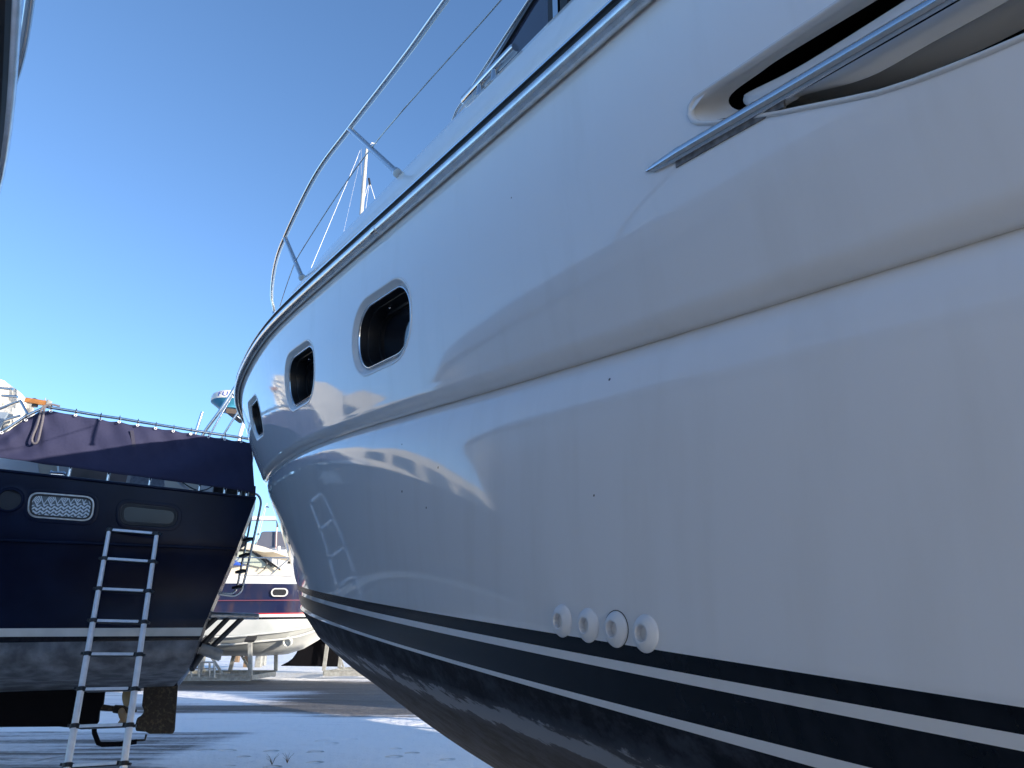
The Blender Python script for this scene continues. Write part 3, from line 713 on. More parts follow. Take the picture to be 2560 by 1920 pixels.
# a canvas-topped deckhouse added out of view to shade the gangway
m = MB(); hs = [(-8.2, 3.2), (-8.1, 4.3), (-5.6, 4.35), (-4.2, 3.75), (-2.2, 3.45), (-2.0, 3.2)]
A_ = [LP(s, -1.0, z) for s, z in hs]; B_ = [LP(s, -1.2, z + .04) for s, z in hs]; C_ = [LP(s, LH, z + .1) for s, z in hs]
m.grid([A_, B_, C_]); m.grid([[mirL(p) for p in r] for r in (A_, B_, C_)]); m.add(A_, [tuple(range(6))]); m.add([mirL(p) for p in A_], [tuple(range(6))]); dh = build('shade_deckhouse', m, M['gel2'], ly, 30)
m = MB(); m.prism([LP(s, -1.0, z) for s, z in [(-7.8, 3.7), (-7.7, 4.1), (-5.8, 4.15), (-4.6, 3.8), (-4.5, 3.7)]], NV * .01); build('window', m, M['glass_dark'], dh, 0)
for s_, lab in ((-3, 'steel stand under the neighbouring white yacht, nearer its stern'), (2, 'steel stand under the neighbouring white yacht, nearer its bow')):
    p = Y3(s_, LH, 0); stand(p.x, p.y, AX, lnz(s_) - 2.25, label=lab, group='stands under the neighbouring yacht')

# ================================================================== NAVY SAILBOAT
PA = atY(0, 1180, 6.9); PB = atY(640, 1247, 7.9); PA.z = PB.z = 0
ND = (PA - PB).normalized()                    # towards its bow (left)
NN = Vector((0, 0, 1)).cross(ND).normalized()  # away from the camera?
if NN.y < 0: NN = -NN
def npl(px, py, off=0.):
    """photo position -> point on the navy boat's side plane, off metres inboard"""
    r = rd(px, py); o = PB + NN * off; t = (o - CAM).dot(NN) / r.dot(NN); return CAM + r * t
def az(p): return (p - PB).dot(ND), p.z
def NP(a, off, z): return PB + ND * a + NN * off + Vector((0, 0, z))
navy = thing('sailing_boat', NP(4, 1.5, 0), 'dark navy steel sailing boat with a blue canvas dodger, beside the big white yacht', 'sailing boat')
LEN = 10.5; HBN = 1.5
def boff(a): return 0. if a < 5 else HBN * ((a - 5) / (LEN - 5)) ** 2.0
def rowline(p0, p1):
    a0, z0 = az(npl(*p0)); a1, z1 = az(npl(*p1)); return lambda a: z1 + (z0 - z1) * (a - a1) / (a0 - a1)
R_gun = rowline((0, 1176), (640, 1246)); R_st = rowline((0, 1350), (592, 1373)); R_wt = rowline((0, 1571), (508, 1569)); R_wb = rowline((0, 1592), (500, 1590)); R_bb = rowline((0, 1607), (497, 1600)); R_bot = rowline((0, 1694), (468, 1680))
STN = {}
for nm, q in (('gun', (640, 1246)), ('st', (592, 1373)), ('wt', (508, 1570)), ('wb', (501, 1591)), ('bb', (497, 1601)), ('bot', (470, 1680))): STN[nm] = az(npl(*q))[0]
prof_rows = [('gun', R_gun, 0), ('st', R_st, .0), ('wt', R_wt, .03), ('wb', R_wb, .04), ('bb', R_bb, .05), ('bot', R_bot, .30)]
mb = MB(); grid = []; mids = []
T_ = [0, .02, .05] + list(np.linspace(.1, 1, 30))
def nrow(nm, fn, ins_, w=1):
    r = []
    for t in T_:
        a = STN[nm] + t * (LEN - .35 * (R_gun(5) - fn(5)) - STN[nm]); r.append(NP(a, min(HBN, boff(a + (.3 * (R_gun(5) - fn(5)))) + ins_ * (1 - t ** 3)), fn(a)))
    return r
rA = [nrow(*q) for q in prof_rows]
for i in range(len(rA) - 1):
    nsub = (6, 8, 1, 1, 8)[i]
    for k in range(nsub):
        w = k / nsub; r = []
        for a, b in zip(rA[i], rA[i + 1]):
            q = a.lerp(b, w)
            if i == 4: q = q - NN * .12 * math.sin(math.pi * w)
            if i == 1: q = q + NN * .05 * math.sin(math.pi * w)
            r.append(q)
        grid.append(r); mids.append((0, 0, 1, 2, 3)[i])
grid.append(rA[-1]); mids.append(3)
grid.append([NP(az(p)[0] + .1, HBN, az(p)[1] - .22) for p in rA[-1]]); 
mb.grid(grid, mis=mids)
mirN = lambda p: p + NN * 2 * (HBN - (p - PB).dot(NN))
mb.grid([[mirN(p) for p in r] for r in grid], mis=mids)
mb.grid([[r[0] for r in grid], [r[0].lerp(mirN(r[0]), .25) - ND * .06 for r in grid], [r[0].lerp(mirN(r[0]), .75) - ND * .06 for r in grid], [mirN(r[0]) for r in grid]], 0)
mb.grid([grid[0], [mirN(p) for p in grid[0]]], 4)
build('hull', mb, [M['navy'], M['band'], M['boot'], M['foul'], M['bwhite']], navy, 40)
# rubbing strake and gunwale cap
m = MB(); m.tube([NP(a, boff(a) - .012, R_st(a)) for a in np.linspace(STN['st'] - .0, 9.5, 40)], .018, 8); build('rubbing_strake', m, M['navy'], navy, 50)
m = MB(); m.tube([NP(a, boff(a) - .004, R_gun(a)) for a in np.linspace(.0, 10, 40)], .016, 8); build('gunwale_cap', m, M['navy'], navy, 50)
# keel, skeg arm, rudder, propeller (on the centre plane)
def ncp(px, py, off=HBN): return npl(px, py, off)
def plate(name, pts, th, m_, par, off=HBN):
    q = MB(); P0 = [ncp(x, y, off) - NN * th / 2 for x, y in pts]; q.prism(P0, NN * th); return build(name, q, m_, par, 0, bevel=.012)
kl = plate('keel', [(-500, 1700), (-700, 1790), (-400, 1815), (0, 1816), (150, 1815), (228, 1822), (247, 1806), (250, 1775), (259, 1760), (262, 1735), (268, 1712), (277, 1690), (150, 1680), (0, 1680)], .16, M['keelblack'], navy)
m = MB(); m.tube([ncp(*q) for q in ((235, 1810), (236, 1832), (246, 1858), (256, 1861), (300, 1860), (342, 1854))], .026, 8); sk_ = build('skeg_arm', m, M['keelblack'], navy, 50)
m = MB(); m.tube([ncp(342, 1851), ncp(362, 1850), ncp(366, 1836)], .012, 8); build('heel_pin', m, M['rust'], sk_, 50)
rud = plate('rudder', [(361, 1703), (446, 1701), (441, 1770), (437, 1826), (432, 1834), (374, 1834), (365, 1829), (340, 1827), (338, 1812), (343, 1795), (352, 1790), (358, 1783), (360, 1775), (355, 1764), (357, 1745)], .07, M['rust'], navy)
m = MB(); m.tube([ncp(408, 1678), ncp(410, 1712)], [.06, .055], 12); m.tube([ncp(378, 1688), ncp(378, 1712)], .022, 8); build('rudder_stock', m, M['rust'], rud, 50)
m = MB(); m.tube([ncp(250, 1768), ncp(275, 1771), ncp(283, 1772), ncp(285, 1772), ncp(305, 1774), ncp(318, 1776), ncp(342, 1777)], [.035, .03, .028, .042, .045, .03, .012], 12); shaft = build('propeller_shaft', m, M['rust'], navy, 50)
hubc = ncp(314, 1775)
for k in range(3):
    ang = R(80 + 120 * k); ax = ND; u_ = NN * math.cos(ang) + Vector((0, 0, math.sin(ang))); v_ = ax.cross(u_)
    rws = []
    for j in range(9):
        rr2 = .03 + .25 * j / 8; wd = .095 * math.sin(math.pi * (j + .8) / 9.2) ** .7; tw = R(62 - 30 * j / 8)
        c_ = hubc + u_ * rr2; e_ = v_ * math.sin(tw) + ax * math.cos(tw)
        rws.append([c_ - e_ * wd, c_ + ax * .012, c_ + e_ * wd, c_ - ax * .004])
    m = MB(); m.grid(rws, closed=True); build('propeller_blade', m, mat('bronze', (.30, .22, .12), .5, metal=.4) if k == 0 else bpy.data.materials['bronze'], shaft, 60)
# --- windows
def nwin(px0, py0, px1, py1, px2, py2, px3, py3, r_px, name, ringm, panem, uv=False, par=navy):
    """four photo corners TL TR BR BL of a rounded window on the side"""
    c4 = [npl(*q) for q in ((px0, py0), (px1, py1), (px2, py2), (px3, py3))]
    def loop(d, out, n=6):
        cc = sum(c4, Vector()) / 4; L = []
        for i in range(4):
            p, a, b = c4[i], c4[i - 1], c4[(i + 1) % 4]; ua, ub = (a - p).normalized(), (b - p).normalized()
            q = p + (ua + ub) * d; rr = max(.012, r_px - d)
            for k in range(n + 1):
                t = k / n; s0 = q + ua * rr; s1 = q + ub * rr
                L.append((s0 * (1 - t) ** 2 + q * 2 * t * (1 - t) + s1 * t * t) - NN * out)
        return L
    m = MB(); m.grid([loop(-.045, -.004), loop(-.04, .003), loop(-.01, .006), loop(0, .004)], closed=True); w = build(name, m, M['navy'], par, 40)
    m = MB(); m.grid([loop(-.002, .003), loop(.001, .013), loop(.014, .013), loop(.017, .003)], closed=True); build('rim', m, ringm, w, 40)
    m = MB(); m.grid([loop(.016, .010), loop(.018, .012), loop(.030, .012), loop(.034, .002)], closed=True); build('seal', m, M['rubber'], w, 40)
    L = loop(.031, .003); m = MB(); m.add(L, [tuple(range(len(L)))]); p = build('curtain' if uv else 'pane', m, panem, w, 0)
    if uv:
        me = p.data; ul = me.uv_layers.new(name='UVMap'); A, B, D = c4[3], c4[2], c4[0]; o_ = Vector(p['_o'])
        for lp in me.loops:
            v = me.vertices[lp.vertex_index].co + o_ - A; ul.data[lp.index].uv = (v.dot((B - A).normalized()) / (B - A).length, v.dot((D - A).normalized()) / (D - A).length)
    return w
nwin(73, 1229, 239, 1242, 231, 1305, 67, 1293, .10, 'portlight', M['steel_dull'], M['lace'], True)
w2 = nwin(302, 1256, 447, 1271, 440, 1319, 298, 1311, .10, 'portlight', M['rubber'], mat('grey_curtained_glass', (.012, .013, .016), .12, col2=(.022, .024, .028), nscale=2.5, spec=.3), False)
w2['label'] = 'dark portlight without a curtain'
m = MB(); c_ = npl(24, 1250); m.lathe(c_, -NN, [(.155, -.002), (.155, .004), (.125, .006), (.115, .02), (.1, .02), (.095, .0), (.095, -.05)], 32); w3 = build('round_port', m, M['navy'], navy, 40)
m = MB(); m.lathe(c_, -NN, [(.1, .002), (.0001, .002)], 32); build('pane', m, M['glass_dark'], w3, 0)
# --- canvas dodger laced to a steel rail
top_px = [(-500, 1330), (-260, 1210), (-90, 1125), (0, 1081), (35, 1060), (66, 1040), (104, 1022), (127, 1021), (190, 1031), (250, 1041), (298, 1048), (345, 1056), (389, 1063), (433, 1070), (477, 1077), (521, 1084), (562, 1090), (603, 1096), (628, 1100)]
bot_px = [(-500, 1060), (-260, 1108), (-90, 1130), (0, 1144), (32, 1149), (62, 1153), (92, 1158), (120, 1162), (185, 1169), (245, 1178), (295, 1186), (340, 1191), (384, 1197), (430, 1203), (474, 1208), (518, 1215), (558, 1220), (600, 1227), (637, 1233)]
top_px = [(-500, 1040), (-260, 1072), (-90, 1103)] + top_px[3:]; top_px[0] = (-420, 1130); top_px[1] = (-260, 1150); top_px[2] = (-90, 1122)
bot_px[0] = (-420, 1140); bot_px[1] = (-260, 1152); bot_px[2] = (-90, 1130)
tp = smooth_path([npl(x, y, .02) for x, y in top_px], 5); bp_ = smooth_path([npl(x, y, .0) for x, y in bot_px], 5)
rws = []
rnd = random.Random(3)
for k in range(19):
    w = k / 18; r = []
    for i, (a, b) in enumerate(zip(tp, bp_)):
        sag = .012 * abs(math.sin(i * math.pi / 5)) * (1 - w) ** 3
        q = a.lerp(b, w) - Vector((0, 0, .025 * (1 - w) + sag))
        wr = .018 * math.sin(i * .35 + 3 * w) * math.sin(w * math.pi) + .012 * math.sin(i * .9 - 6 * w) * (1 - w) + .010 * math.sin(i * .21 + 9 * w)
        r.append(q - NN * wr)
    rws.append(r)
m = MB(); m.grid(rws[:]); dod = build('canvas_dodger', m, M['cloth'], navy, 60)
sm_ = dod.modifiers.new('thickness', 'SOLIDIFY'); sm_.thickness = .004
m = MB(); m.tube([p - NN * .0 for p in smooth_path([npl(x, y, .02) for x, y in top_px[2:7]] + [npl(115, 1017, .02)] + [npl(x, y - 2, .02) for x, y in top_px[7:]], 6)], .0155, 12); nrail = build('guard_rail', m, M['steel'], navy, 60)
for (x, y) in ((4, 1081), (65, 1049), (127, 1027), (189, 1037), (251, 1047), (298, 1054), (344, 1062), (389, 1070), (433, 1077), (477, 1084), (521, 1091), (562, 1097), (603, 1103)):
    c_ = npl(x, y + 1, -.015); m = MB(); m.lathe(c_, -NN, [(.015, 0), (.015, .004), (.012, .006), (.008, .004), (.008, 0)], 16); gm = build('grommet', m, M['alu'], dod, 50)
    m = MB(); ctr = npl(x + 1, y - 7, .015); m.tube([ctr + (NN * math.cos(q) * .024 + Vector((0, 0, math.sin(q) * .034))) for q in [2 * math.pi * k / 12 for k in range(13)]], .0035, 6, caps=False); build('lashing', m, M['black'], gm, 50)
# stitched patch on the cloth
m = MB(); q = [npl(*v, -.022) for v in ((325, 1076), (334, 1076), (340, 1118), (331, 1118))]; m.prism(q, NN * .002); build('patch', m, mat('worn_canvas', (.03, .03, .055), .9), dod, 0)
# rail posts behind the cloth, visible in the gap above the gunwale
for x, y0, y1, w in ((171, 1060, 1195, .014), (268, 1070, 1204, .014), (372, 1080, 1218, .014), (560, 1110, 1240, .016), (597, 1110, 1245, .026), (616, 1110, 1246, .022), (497, 1100, 1232, .014)):
    m = MB(); a = npl(x, y1, .06); b = a.copy(); b.z = npl(x, y0, .03).z; m.tube([a, b], w, 12); build('stanchion', m, M['steel'], nrail, 60)
# coachroof, cockpit coaming and clutter seen through the gap
def npanel(name, pts, off, th, m_, par=navy):
    q = MB(); q.prism([npl(x, y, off) for x, y in pts], NN * th); return build(name, q, m_, par, 0, bevel=.006)
coach = npanel('coachroof', [(-250, 1155), (-250, 1115), (60, 1120), (92, 1150), (102, 1200), (-250, 1185)], .45, 1.6, M['grey_gel'])
npanel('wheelhouse_side', [(90, 1150), (140, 1152), (146, 1205), (102, 1200)], .46, 1.5, M['cream'])
npanel('wheelhouse_door', [(146, 1150), (172, 1152), (172, 1205), (148, 1205)], .44, .05, M['bwhite'])
npanel('cockpit_lining', [(172, 1130), (322, 1160), (330, 1235), (172, 1215)], .9, .06, mat('brown_grey_panel', (.16, .12, .11), .6, col2=(.07, .06, .055), nscale=3))
npanel('window_frame', [(322, 1175), (332, 1176), (322, 1215), (313, 1213)], .40, .03, M['bwhite'])
npanel('clear_vinyl', [(332, 1176), (412, 1190), (412, 1230), (322, 1215)], .42, .01, mat('milky_vinyl', (.42, .46, .52), .35, col2=(.25, .28, .33), nscale=40))
npanel('cockpit_seat', [(412, 1185), (494, 1205), (494, 1245), (412, 1232)], .85, .5, M['cream'])
npanel('locker', [(494, 1200), (536, 1208), (530, 1245), (494, 1240)], .86, .5, M['bwhite'])
npanel('dark_hatch', [(536, 1200), (640, 1215), (638, 1252), (532, 1240)], .35, .3, M['black'])
m = MB(); c_ = npl(145, 1188, .2); m.tube([c_ - ND * .07, c_ - ND * .05, c_ + ND * .05, c_ + ND * .07], [.03, .045, .035, .05], 14); build('winch', m, M['steel'], navy, 50)
m = MB(); m.tube([npl(446, 1203, .3), npl(475, 1232, .3)], .02, 8); build('strut', m, M['grey_gel'], navy, 50)
m = MB(); m.tube(smooth_path([npl(*q, .28) for q in ((455, 1205), (475, 1218), (495, 1226), (515, 1224), (532, 1215))], 5), .007, 6); build('hose', m, M['rubber'], navy, 50)
# doubled rope hanging over the rail
m = MB(); m.tube(smooth_path([npl(x, y, o) for x, y, o in ((150, 1016, .02), (128, 1011, .0), (112, 1015, -.03), (104, 1023, -.045), (98, 1045, -.05), (92, 1066, -.05), (84, 1085, -.05), (80, 1100, -.05), (84, 1108, -.05), (91, 1107, -.05), (96, 1098, -.05), (101, 1077, -.05), (107, 1049, -.05), (110, 1026, -.045), (113, 1017, -.02), (120, 1013, .02))], 6), .011, 8)
tag(build('rope', m, M['rope'], None, 60), 'doubled grey rope hanging over the blue canvas dodger', 'rope')
# --- swim ladder at the stern
def ntube(name, px, off, r, m_, par, sm=5):
    q = MB(); q.tube(smooth_path([npl(x, y, off) for x, y in px], sm), r, 10); return build(name, q, m_, par, 60)
sw = ntube('swim_ladder', [(634, 1234), (642, 1236), (649, 1244), (652, 1256), (650, 1272), (640, 1320), (630, 1365), (618, 1420), (606, 1468), (600, 1481), (586, 1489), (566, 1488), (545, 1485)], .55, .0135, M['steel'], navy)
ntube('inner_rail', [(636, 1250), (634, 1262), (622, 1325), (610, 1385), (600, 1432), (594, 1462), (588, 1478), (575, 1484), (545, 1482)], .85, .0125, M['steel'], sw)
for a, b in (((613, 1352), (630, 1346)), ((604, 1391), (621, 1385)), ((595, 1431), (612, 1426)), ((587, 1470), (604, 1466))):
    m = MB(); pa = npl(*a, .85); pb2 = npl(*b, .55); m.bar(pa, pb2, .07, .03); build('step', m, M['rubber'], sw, 0, bevel=.005)
# swim platform bar with its struts, and the exhaust pipe
m = MB(); m.tube([npl(515, 1538, .75), npl(636, 1541, .75), npl(646, 1541, .75), npl(648, 1541, .75)], [.036, .036, .034, .015], 14)
m.tube([npl(515, 1541, 1.6), npl(640, 1543, 1.6)], .03, 12); m.tube([npl(636, 1541, .75), npl(640, 1543, 1.6)], .03, 12)
plat = build('swim_platform', m, M['steel_dull'], navy, 50)
M['darksteel'] = mat('painted_steel_tube', (.03, .032, .036), .5)
for a, b in (((541, 1544), (510, 1572)), ((571, 1544), (500, 1618)), ((606, 1544), (522, 1625))):
    m = MB(); m.tube([npl(*a, .75), npl(*b, .75)], .030, 10); build('strut', m, M['darksteel'], plat, 50)
m = MB(); m.tube([npl(520, 1612, .8), npl(478, 1672, .6)], .04, 10); build('strut', m, M['darksteel'], plat, 50)
m = MB(); m.tube([npl(500, 1622, .7), npl(530, 1631, .7), npl(552, 1640, .7), npl(553, 1640, .7)], [.062, .062, .058, .04], 14); build('exhaust_pipe', m, M['galv'], navy, 50)
# --- radar on its post
rc = atY(584, 1008, 9.6); rz = rc.z
rad = thing('radar_dome', (rc.x, rc.y, rz), 'round white radar dome with blue lettering above the navy boat stern', 'radar')
m = MB(); K = .305
m.lathe((rc.x, rc.y, rz), (0, 0, 1), [(.0001, .135), (.15, .132), (.24, .118), (.29, .085), (K, .045), (K + .002, .008), (K - .005, -.012), (K - .03, -.02)], 48); build('cover', m, M['bwhite'], rad, 40)
m = MB(); m.lathe((rc.x, rc.y, rz), (0, 0, 1), [(K - .004, -.012), (.27, -.035), (.22, -.075), (.19, -.10), (.185, -.115), (.0001, -.115)], 48); build('base', m, M['teal'], rad, 40)
# lettering wrapped round the cover
import math as _m
fc = bpy.data.curves.new('lettering', 'FONT'); fc.body = 'FURUNO'; fc.size = .095; fc.extrude = .002; fc.align_x = 'CENTER'; fc.space_character = 1.18
fo = bpy.data.objects.new('lettering', fc); scene.collection.objects.link(fo)
dg = bpy.context.evaluated_depsgraph_get(); lm = bpy.data.meshes.new_from_object(fo.evaluated_get(dg)); bpy.data.objects.remove(fo)
lm2 = bmesh.new(); lm2.from_mesh(lm); bmesh.ops.subdivide_edges(lm2, edges=[e for e in lm2.edges if e.calc_length() > .02], cuts=2)
base_ang = math.atan2(-rc.y, -rc.x) + R(7)
for v in lm2.verts:
    x, y, z = v.co.x * 1.28, v.co.y, v.co.z; an = base_ang + x / K
    hh = .012 + y; rr3 = K + .003 + z - max(0, hh - .045) * .38
    v.co = Vector((math.cos(an) * rr3, math.sin(an) * rr3, hh))
lm2.to_mesh(lm); lm2.free(); lm.materials.clear(); lm.materials.append(M['letter'])
lo = bpy.data.objects.new('lettering', lm); scene.collection.objects.link(lo); lo.parent = rad
m = MB(); b0 = atY(565, 1026, 9.35); b1 = atY(604, 1031, 9.35); m.box((b0 + b1) / 2 + Vector((0, .25, 0)), (b1 - b0) / 2, (0, .25, 0), (0, 0, .035)); build('mounting_plate', m, mat('brown_bracket', (.10, .075, .06), .6), rad, 0, bevel=.004)
rp_ = thing('radar_arch', NP(.2, 1.0, R_gun(0)), 'stainless tube arch carrying the radar dome above the navy boat stern', 'radar arch')
def atube(name, px, Y, r, m_, sm=1):
    q = MB(); P0 = [atY(x, y, Y) for x, y in px]; q.tube(smooth_path(P0, 5) if sm else P0, r, 12); return build(name, q, m_, rp_, 60)
atube('front_leg', [(495, 1110), (513, 1078), (555, 1020), (588, 968), (593, 964), (600, 965), (606, 972)], 8.6, .021, M['steel'])
atube('brace', [(515, 1110), (528, 1081), (555, 1033), (580, 991)], 8.7, .011, M['steel'], 0)
atube('brace', [(545, 1110), (560, 1085), (586, 1044), (604, 1017)], 8.9, .013, M['steel'], 0)
atube('cross_tube', [(583, 988), (610, 990)], 8.65, .018, M['steel'], 0)
atube('rear_leg', [(596, 1110), (600, 1088), (606, 1068), (613, 1047)], 8.8, .025, M['alu'], 0)
m = MB(); m.tube([atY(483, 1100, 8.4), atY(506, 1030, 8.4)], .019, 12); tag(build('antenna_stub', m, M['steel'], None, 60), 'short steel tube standing left of the radar arch', 'antenna')
m = MB(); m.tube(smooth_path([atY(x, y, 8.75) for x, y in ((594, 1041), (600, 1046), (610, 1047), (618, 1043))], 4), .008, 6); build('cable', m, M['pvc'], rp_, 60)
# stern pole right of the dodger
m = MB(); m.tube([npl(625, 1098, .3), npl(626, 1080, .3)], .02, 8); build('rail_end', m, M['steel'], nrail, 60)
# horseshoe float / fender on the far side of the transom
m = MB(); c_ = npl(598, 1352, 1.6); m.lathe(c_, ND, [(.0001, .09), (.06, .08), (.1, .03), (.1, -.03), (.06, -.08), (.0001, -.09)], 20); tag(build('fender', m, M['black'], None, 60), 'round black fender behind the navy boat transom', 'fender')
# stands
for a_, lab in ((4.6, 'steel stand under the navy boat keel, just outside the left edge'), (7.2, 'steel stand under the navy boat bow')):
    p = NP(a_ + 1.2, HBN, 0); stand(p.x, p.y, math.atan2(ND.y, ND.x), .62, label=lab, group='stands under the navy boat')

# ================================================================== TELESCOPIC LADDER
dT, dB = 7.25, 6.05
lt_, lb_ = atD(273, 1325, dT), atD(169, 1913, dB); rt_, rb_ = atD(392, 1335, dT), atD(310, 1909, dB)
foot_t = lambda a, b: a + (b - a) * ((a.z - .02) / (a.z - b.z))
lf, rf = foot_t(lt_, lb_), foot_t(rt_, rb_)
lad = thing('telescopic_ladder', ((lf.x + rf.x) / 2, (lf.y + rf.y) / 2, 0), 'aluminium telescopic ladder with black collars leaning against the navy boat', 'ladder')
def lr(side, k): a, b = ((lt_, lb_), (rt_, rb_))[side]; return a + (b - a) * (k / 7)
nk = 7
while lr(0, nk + 1).z > .12 and nk < 12: nk += 1
up_l = (lt_ - lb_).normalized(); ac = (rt_ - lt_).normalized(); ln = up_l.cross(ac).normalized()
for side in (0, 1):
    for k in range(nk + 1):
        a = lr(side, k); b = lr(side, k + 1) if k < nk else (lf, rf)[side]
        r_ = .0205 + .0016 * k
        m = MB(); m.tube([a, b], r_, 20); build('rail_segment', m, M['alu'], lad, 60)
        out = -ac if side == 0 else ac
        m = MB(); m.tube([a - up_l * .018, a - up_l * .016, a + up_l * .016, a + up_l * .018], [r_ + .004, r_ + .0075, r_ + .0075, r_ + .004], 20)
        m.bar(a + out * (r_ + .002), a + out * (r_ + .028), .026, .022, up=up_l)
        m.bar(a - out * (r_ - .004), a - out * (r_ + .026), .034, .034, up=up_l)
        if k == 0: m.tube([a + up_l * .015, a + up_l * .03], [r_ + .006, r_ - .004], 16)
        build('collar', m, M['black'], lad, 50)
    m = MB(); e = (lf, rf)[side]; m.bar(e + up_l * .05, e, .06, .055, up=ac); build('foot', m, M['rubber'], lad, 0, bevel=.006)
for k in range(nk + 1):
    a, b = lr(0, k), lr(1, k); r_ = .0205 + .0016 * k
    m = MB(); m.bar(a + ac * (r_ + .022), b - ac * (r_ + .022), .045, .026, up=up_l + ln * .0); build('rung', m, M['alu'], lad, 0, bevel=.004)
    m = MB(); m.bar(a + ac * (r_ + .022) - up_l * .017, b - ac * (r_ + .022) - up_l * .017, .036, .008, up=up_l); build('rung_lining', m, M['black'], lad, 0)

# ================================================================== NAVY AND WHITE SPORTS CRUISER BEHIND
YR = 25.
cr = thing('sports_cruiser', atZ(620, 1711, 0), 'sunlit white and navy sports cruiser standing side-on behind the swim ladder', 'motor boat')
def sx(px, Y=YR): return atY(px, 1500, Y)
def cruiser_row(pts, off, n=40):
    """photo polyline -> evenly sampled world row at depth YR+off"""
    xs = np.linspace(pts[0][0], pts[-1][0], n); ys = np.interp(xs, [p[0] for p in pts], [p[1] for p in pts])
    return xs, ys
def cboff(px, fl=0.):                       # side curves away towards the bow on the right
    t = max(0, (px - 650) / 260); return min(2.1, 2.1 * t ** 2.1 + fl)
rowsC = [([(150, 1452), (900, 1458)], 0, 0), ([(150, 1455), (895, 1461)], 0, 1), ([(150, 1503), (870, 1500)], .05, 1), ([(150, 1537), (850, 1531)], .10, 2), ([(150, 1540), (848, 1534)], .10, 3), ([(150, 1548), (846, 1541)], .11, 4), ([(150, 1555), (844, 1546)], .12, 5),
         ([(150, 1585), (620, 1588), (700, 1578), (836, 1555)], .3, 5), ([(150, 1608), (560, 1612), (650, 1608), (720, 1594), (824, 1566)], .7, 5), ([(150, 1630), (560, 1632), (640, 1632), (704, 1628), (751, 1614), (800, 1589), (820, 1572)], 1.4, 5)]
m = MB(); G = []
for pts, fl, mi in rowsC:
    xs, ys = cruiser_row(pts, 0, 60); G.append([atY(x, y, YR + cboff(x, fl)) for x, y in zip(xs, ys)])
m.grid(G, mis=[q[2] for q in rowsC][:-1])
m.grid([[Vector((p.x, 2 * (YR + 2.1) - p.y, p.z)) for p in r] for r in G], mis=[q[2] for q in rowsC][:-1])
m.grid([G[0], [Vector((p.x, 2 * (YR + 2.1) - p.y, p.z)) for p in G[0]]], 0)
m.grid([[r[0] for r in G], [Vector((r[0].x, 2 * (YR + 2.1) - r[0].y, r[0].z)) for r in G]], 3)
m.grid([G[-1], [Vector((p.x, YR + 2.1, p.z - .12)) for p in G[-1]], [Vector((p.x, 2 * (YR + 2.1) - p.y, p.z)) for p in G[-1]]], 5)
chull = build('hull', m, [M['grey_gel'], M['bnavy'], M['red'], M['bwhite'], M['boot'], M['bottom']], cr, 30)
def cst(y0, y1, r, mt, nm, off):
    m = MB(); xs = np.linspace(200, 840, 40); m.tube([atY(x, y0 + (y1 - y0) * (x - 200) / 640, YR + cboff(x, off) - .02) for x in xs], r, 6); build(nm, m, mt, chull, 60)
cst(1503, 1500, .018, mat('pink_pinstripe', (.16, .05, .08), .4), 'pinstripe', .04)
for (a, b, c_, o) in ((1612, 1604, 1560, .55), (1592, 1586, 1553, .25)):
    m = MB(); pts = smooth_path([atY(x, y, YR + cboff(x, o) - .01) for x, y in ((200, a), (540, a), (640, b), (740, b - 12), (830, c_))], 8); m.tube(pts, .035, 6); build('spray_strake', m, M['bottom'], chull, 60)
m = MB(); G = []
for y0, y1, o in ((1453, 1458, 0), (1440, 1452, .02), (1427, 1447, .08), (1423, 1444, .3), (1421, 1443, 1.6)):
    G.append([atY(x, y0 + (y1 - y0) * (x - 150) / 750, YR + cboff(x, o)) for x in np.linspace(150, 890, 40)])
m.grid(G); m.grid([[Vector((p.x, 2 * (YR + 2.1) - p.y, p.z)) for p in r] for r in G]); m.grid([G[-1], [Vector((p.x, 2 * (YR + 2.1) - p.y, p.z)) for p in G[-1]]]); build('deck', m, M['bwhite'], cr, 40)
m = MB(); c_ = atY(699, 1481, YR + cboff(684, 0) - .02); 
def stad(w, h, d): return [c_ + Vector((math.copysign(w - h, math.cos(q)) + h * math.cos(q), -d, h * math.sin(q))) for q in [2 * math.pi * (k + .5) / 28 for k in range(28)]]
m.grid([stad(.28, .14, -.02), stad(.28, .14, .03), stad(.24, .10, .03), stad(.24, .10, .0)], closed=True); pl = build('portlight', m, M['bwhite'], cr, 40)
m = MB(); L = stad(.25, .11, .01); m.add(L, [tuple(range(28))]); build('pane', m, M['glass_dark'], pl, 0)
m = MB(); c2 = atY(718, 1606, YR + .75); m.lathe(c2, (-.1, -1, -.35), [(.16, -.1), (.16, .02), (.13, .025), (.12, -.1), (.0001, -.12)], 24); build('thruster_tunnel', m, M['bottom'], cr, 40)
